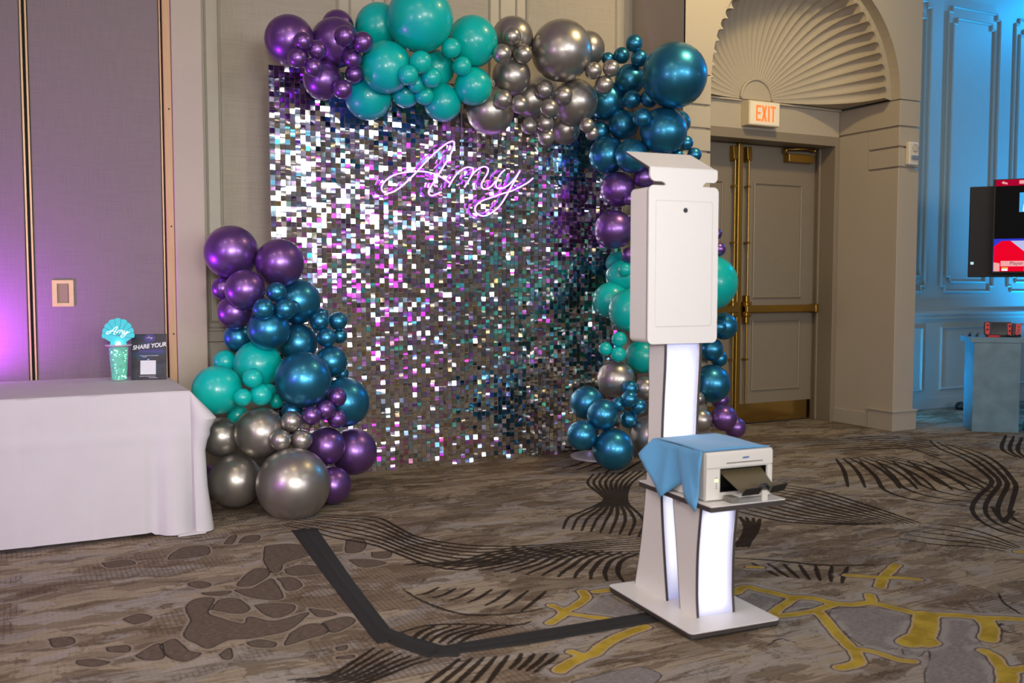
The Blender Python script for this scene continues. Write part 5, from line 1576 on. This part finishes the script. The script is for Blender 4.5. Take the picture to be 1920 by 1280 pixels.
# ---------------------------------------------------------------- blue napkin
nkp = empty('napkin', pr_o + Vector((0, 0, PH)))
M_NAP = mat('sky_blue_cloth', (0.105, 0.34, 0.62), 0.85, var=0.05, bump=0.12, bscale=500, sheen=0.2)
KRI = KM.to_3x3()
nu = KRI @ Vector((1, 0, 0))
def zs_(x, y): return 1190 + x / 6.62, 790 + y / 6.62
def on_u(px, py, u):
    return on_plane(px, py, KM @ Vector((u, 0, 0)), nu)
Ft = KM @ Vector((0.018 - PU - 0.003, -0.112 + PV0 + 0.012, SHT + PH + 0.004))
At = KM @ Vector((0.018 - PU - 0.003, -0.112 + PV1 + 0.004, SHT + PH + 0.004))
Fr = KM @ Vector((0.018 + PU + 0.002, -0.112 + PV0 + 0.015, SHT + PH + 0.003))
Ar = KM @ Vector((0.018 + PU + 0.002, -0.112 + PV1 + 0.03, SHT + PH + 0.003))
topl = [Ft.lerp(At, i / 20) for i in range(21)]
un = 0.018 - PU
bot_keys = [(0.0, Ft), (0.16, on_u(*zs_(820, 740), un - 0.014)), (0.30, on_u(*zs_(748, 1128), un - 0.040)), (0.42, on_u(*zs_(650, 930), un - 0.022)), (0.52, on_u(*zs_(585, 742), un - 0.010)),
            (0.62, on_u(*zs_(450, 850), un - 0.028)), (0.74, on_u(*zs_(335, 945), un - 0.045)), (0.88, on_u(*zs_(150, 610), un - 0.060)), (0.97, on_u(*zs_(50, 390), un - 0.058)), (1.0, At)]
def bot(t):
    for (t0, p0), (t1, p1) in zip(bot_keys[:-1], bot_keys[1:]):
        if t <= t1:
            return p0.lerp(p1, (t - t0) / (t1 - t0))
    return At
rows = []
NTN = 60
for i in range(NTN + 1):
    t = i / NTN
    a, b_ = Ft.lerp(At, t), bot(t)
    row = []
    for j in range(9):
        s = j / 8
        p = a.lerp(b_, s)
        fold = 0.010 * math.sin(t * 21 - 0.6) * s * math.sin(math.pi * min(1, t * 1.02)) + 0.006 * math.sin(math.pi * s)
        row.append(p - nu * (0.004 + fold) - nkp.location)
    rows.append(row)
MB().grid(rows).build('hanging_side', M_NAP, nkp, smooth=True, solid=0.0012)
rows = []
for i in range(17):
    s = i / 16
    row = []
    for j in range(17):
        t = j / 16
        p = Ft.lerp(At, s).lerp(Fr.lerp(Ar, s), t)
        z = 0.004 * math.sin(math.pi * t) * math.sin(math.pi * s) + 0.0035 * math.sin(5 * t + 3 * s) * math.sin(math.pi * s)
        e = p + Vector((0, 0, z))
        row.append(e - nkp.location)
    rows.append(row)
MB().grid(rows).build('top_fold', M_NAP, nkp, smooth=True, solid=0.0015)
# rolled front edge
MB().tube([(Ft.lerp(Fr, t / 12) + Vector((0, 0, 0.002 + 0.003 * math.sin(math.pi * t / 12)))) - nkp.location for t in range(13)], [0.002 + 0.003 * math.sin(math.pi * t / 12) for t in range(13)], 8).build('front_roll', M_NAP, nkp, smooth=True)
tag(nkp, 'sky blue napkin draped over the photo printer', 'napkin')

# ---------------------------------------------------------------- plinth, console, screen in the blue corner
pa = on_z(1822, 809, 0)
ax = Vector((math.sin(R(51)), -math.cos(R(51)), 0)); pw_ = 0.375
prz = math.atan2(ax.y, ax.x)
dep = Vector((-ax.y, ax.x, 0))
if dep.dot(FWD) < 0: dep = -dep
pd_ = 0.31
pc = pa + ax * (pw_ / 2) + dep * (pd_ / 2)
pln = empty('display_plinth', pc, prz)
tag(pln, 'mottled grey stone plinth with blue light in its colour, carrying the game console', 'plinth')
M_STONE = mat('mottled_stone_blue_light', (0.16, 0.28, 0.36), 0.35, var=0.45, vscale=7)  # blue of the cyan light is put into the grey stone's colour
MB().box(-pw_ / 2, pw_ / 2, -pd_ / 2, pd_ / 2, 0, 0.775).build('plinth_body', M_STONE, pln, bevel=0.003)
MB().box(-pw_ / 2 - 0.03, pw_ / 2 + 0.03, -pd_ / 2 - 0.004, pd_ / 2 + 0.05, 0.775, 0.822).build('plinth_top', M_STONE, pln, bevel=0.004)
PZ = 0.822
PMx = Matrix.Translation(pc) @ Matrix.Rotation(prz, 4, 'Z')
M_RED = mat('red_plastic', (0.80, 0.015, 0.02), 0.35)
gc = empty('game_console', PMx @ Vector((0.075, 0.0, PZ)), prz)
tag(gc, 'black handheld game console with red side grips on the plinth', 'game console')
gc.rotation_euler = (R(-8), 0, prz)
def fr_box(m_, x0, x1, z0, z1, y0, y1, r=0.012):
    return m_.prism([(x, y0, z) for x, z in rrect(x0, x1, z0, z1, r, 4)], (0, y1 - y0, 0))
fr_box(MB(), -0.145, 0.075, 0.012, 0.128, -0.012, 0.012).build('console_body', M_BLACK, gc, bevel=0.002)
fr_box(MB(), -0.142, -0.104, 0.016, 0.124, -0.016, 0.006, 0.016).build('side_grip', M_RED, gc, bevel=0.003)
fr_box(MB(), 0.040, 0.076, 0.012, 0.118, -0.016, 0.006, 0.014).build('side_grip', M_RED, gc, bevel=0.003)
fr_box(MB(), -0.09, 0.03, 0.02, 0.12, -0.0135, -0.012, 0.006).build('console_screen', mat('dark_glass', (0.006, 0.006, 0.008), 0.1), gc)
for x, z in ((-0.122, 0.098), (-0.122, 0.06), (0.058, 0.092), (0.058, 0.05)):
    s = MB().lathe([(0.008, 0), (0.008, 0.005), (0.005, 0.008)], 12).build('thumb_stick', M_BLACK, gc, smooth=False); s.location = (x, -0.016, z); s.rotation_euler = (R(90), 0, 0)
MB().box(-0.13, 0.06, -0.03, 0.03, 0.0, 0.012).build('console_dock', M_BLACK, gc, bevel=0.003)
c1 = empty('game_controller', PMx @ Vector((0.190, -0.02, PZ)), prz)
tag(c1, 'upright red game controller beside the handheld console', 'controller')
c1.rotation_euler = (R(-6), R(4), prz)
fr_box(MB(), -0.022, 0.024, 0.010, 0.116, -0.014, 0.010, 0.016).build('controller_body', M_RED, c1, bevel=0.003)
fr_box(MB(), -0.045, -0.022, 0.010, 0.116, -0.010, 0.010, 0.008).build('controller_grip', M_BLACK, c1, bevel=0.003)
MB().box(-0.04, 0.03, -0.015, 0.02, 0.0, 0.012).build('controller_stand', M_BLACK, c1, bevel=0.003)
for x, z in ((0.004, 0.062), (0.004, 0.088), (0.0, 0.04)):
    s = MB().lathe([(0.005, 0), (0.005, 0.004), (0.003, 0.005)], 10).build('controller_button', M_BLACK, c1); s.location = (x, -0.014, z); s.rotation_euler = (R(90), 0, 0)
c2 = empty('strap_controller', PMx @ Vector((-0.015, -0.085, PZ)), prz)
tag(c2, 'flat red controller strip lying in front of the console', 'controller')
MB().prism([(x, y, 0.0) for x, y in rrect(-0.052, 0.048, -0.014, 0.014, 0.012, 4)], (0, 0, 0.016)).build('strip_body', M_RED, c2, bevel=0.003)
rb = MB()
for i in range(7): rb.box(-0.040 + i * 0.012, -0.036 + i * 0.012, -0.012, 0.012, 0.016, 0.0175)
rb.build('strip_ridges', M_RED, c2)
for i, (u, lab) in enumerate(((-0.135, 'small dark gadget nearest the left edge of the plinth top'), (-0.175, 'small dark gadget at the far left corner of the plinth top'))):
    gd = empty('small_gadget', PMx @ Vector((u, 0.06 if i else -0.02, PZ)), prz + 0.5 * i)
    tag(gd, lab, 'gadget', 'small dark gadgets on the plinth')
    MB().box(-0.012, 0.012, -0.010, 0.010, 0, 0.010).build('gadget_foot', M_BLACK, gd, bevel=0.002)
    MB().tube([(0, 0, 0.008), (0.004, 0, 0.022), (0.012, 0, 0.030)], [0.009, 0.008, 0.006], 8).build('gadget_head', mat('gadget_blue', (0.03, 0.06, 0.12), 0.4), gd, smooth=True)
cb = MB().tube([PMx @ Vector(p) for p in [(0.10, -0.03, PZ + 0.006), (0.16, -0.075, PZ + 0.006), (0.20, -0.06, PZ + 0.022), (0.215, -0.02, PZ + 0.01), (0.19, 0.04, PZ + 0.006), (0.19, 0.22, 0.6), (0.20, 0.26, 0.02)]], 0.006, 8).build('console_cable', M_BLACK, None, smooth=True)
tag(cb, 'black cable looping off the right side of the plinth top', 'cable')

# television on a stand behind the plinth
tvl = on_y(1861, 425, 5.52)
vdir = Vector((tvl.x, tvl.y, 0)).normalized()
tr_ = Vector((vdir.y, -vdir.x, 0))
tvz0, tvz1 = 1.372, 2.180
TW, TH = 1.30, tvz1 - tvz0
tv_base = Vector((tvl.x, tvl.y, 0)) + tr_ * (TW / 2) + vdir * 0.03
tv = empty('television', tv_base, math.atan2(tr_.y, tr_.x))
tag(tv, 'large television showing a red video game menu, cut by the frame', 'television')
zc_ = (tvz0 + tvz1) / 2
MB().box(-TW / 2, TW / 2, -0.03, 0.02, tvz0, tvz1).build('screen_housing', M_BLACK, tv, bevel=0.004)
MB().box(-TW / 2 - 0.185, 0.3, 0.03, 0.22, tvz0 - 0.030, tvz1 - 0.050).build('rear_case', mat('case_black', (0.008, 0.010, 0.013), 0.5), tv, bevel=0.006)
MB().box(-TW / 2 - 0.165, -TW / 2 - 0.140, 0.027, 0.0305, 1.452, 1.475).build('case_led', emit('case_led', (0.3, 0.7, 0.8), 0.6), tv)
MB().tube([(0, 0.15, 0.05), (0, 0.15, tvz0)], 0.04, 12).build('stand_pole', M_BLACK, tv, smooth=True)
def emit_screen(*a):
    m = emit(*a)
    b = m.node_tree.nodes['Principled BSDF']
    b.inputs['Specular IOR Level'].default_value = 0.05
    b.inputs['Roughness'].default_value = 0.6
    return m
M_SCR_K = emit_screen('screen_black', (0.01, 0.01, 0.012), 0.2, (0.005, 0.005, 0.005))
M_SCR_R = emit_screen('screen_red', (0.80, 0.0, 0.02), 0.9, (0.02, 0.0, 0.0))
M_SCR_DR = emit_screen('screen_dark_red', (0.42, 0.0, 0.03), 0.8, (0.02, 0.0, 0.0))
M_SCR_PK = emit_screen('screen_pink', (0.95, 0.42, 0.42), 0.8, (0.02, 0.0, 0.0))
M_SCR_W = emit_screen('screen_white', (0.85, 0.87, 0.92), 0.9, (0.02, 0.02, 0.02))
M_SCR_LV = emit_screen('screen_lavender', (0.52, 0.55, 0.85), 0.8, (0.02, 0.02, 0.02))
M_SCR_B = emit_screen('screen_blue', (0.03, 0.04, 0.55), 0.9, (0.0, 0.0, 0.02))
M_SCR_SB = emit_screen('screen_sky', (0.06, 0.42, 0.85), 0.9, (0.0, 0.0, 0.02))
M_SCR_Y = emit_screen('screen_yellow', (0.9, 0.55, 0.05), 0.8, (0.02, 0.02, 0.0))
def sx(px): return -TW / 2 + (px - 1861) * 0.00526
def sz(py): return tvz1 - (py - 337) * TH / (513 - 337)
def scr(nm, pts, mt, lay):
    y = -0.0305 - 0.0006 * lay
    MB().prism([(sx(p[0]), y, sz(p[1])) for p in pts], (0, 0.0005, 0)).build(nm, mt, tv)
def q4(x0, x1, y0, y1): return [(x0, y1), (x1, y1), (x1, y0), (x0, y0)]
XR = 2100
scr('screen_background', q4(1864, XR, 339, 510), M_SCR_K, 0)
scr('screen_top_bar', [(1864, 350), (1912, 350), (1920, 341), (XR, 341), (XR, 338.5), (1864, 338.5)], M_SCR_DR, 1)
scr('screen_icon', [(1872, 343.5), (1876, 340.5), (1876, 342.5), (1881, 344), (1881, 347.5), (1876, 345.5), (1876, 347)], M_SCR_PK, 2)
scr('screen_icon', q4(1898, 1905, 340.5, 347), M_SCR_PK, 2)
scr('screen_picture', q4(1899, 1935, 363, 399), M_SCR_SB, 1)
scr('screen_picture_block', [(1908, 399), (1935, 399), (1935, 376), (1914, 372), (1904, 384)], M_SCR_R, 2)
scr('screen_picture_block', [(1904, 398), (1914, 398), (1916, 386), (1905, 384)], M_SCR_W, 3)
scr('screen_card', q4(1859.5 + 4, XR, 448, 509), M_SCR_B, 1)
scr('screen_card_red', [(1864, 509), (XR, 509), (XR, 500), (1920, 484), (1888, 452), (1875, 452), (1864, 462)], M_SCR_R, 2)
scr('screen_card_white', [(1888, 452), (1950, 452), (1950, 500), (1925, 489)], M_SCR_LV, 3)
scr('screen_card_pink', [(1864, 509), (1873, 509), (1873, 494), (1864, 492)], M_SCR_PK, 3)
scr('screen_name_bar', q4(1874.5, XR, 489.5, 499.5), M_SCR_PK, 4)
scr('screen_flag', q4(1876, 1885, 504, 508), M_SCR_W, 4)
scr('screen_flag', q4(1876, 1885, 501.5, 503.5), M_SCR_Y, 4)
M_SCR_TX = emit('screen_text_dark', (0.25, 0.04, 0.06), 0.5, (0.0, 0.0, 0.0))
text_mesh('screen_lettering', 'Player 1', 0.042, M_SCR_TX, tv, (sx(1887.5), -0.0345, sz(494)), align='LEFT', depth=0.0004)
text_mesh('screen_lettering', 'P1', 0.052, M_SCR_W, tv, (sx(1908.5), -0.0345, sz(505)), align='LEFT', depth=0.0004, bold=0.002)
ft = MB().tube([Vector((-0.35, 0.15, 0.04)), Vector((0.35, 0.15, 0.04))], 0.025, 10).tube([(-0.33, -0.05, 0.03), (-0.33, 0.42, 0.03)], 0.025, 10).tube([(0.33, -0.05, 0.03), (0.33, 0.42, 0.03)], 0.025, 10)
ft.build('stand_foot', M_BLACK, tv, smooth=True)
ct = tag(MB().lathe([(0.02, 0.0), (0.055, 0.01), (0.06, 0.04), (0.04, 0.075), (0.005, 0.085)], 14, on_z(1802, 768, 0)).build('cable_coil', M_BLACK, None, smooth=True), 'dark cable bundle on the floor behind the plinth', 'cable')
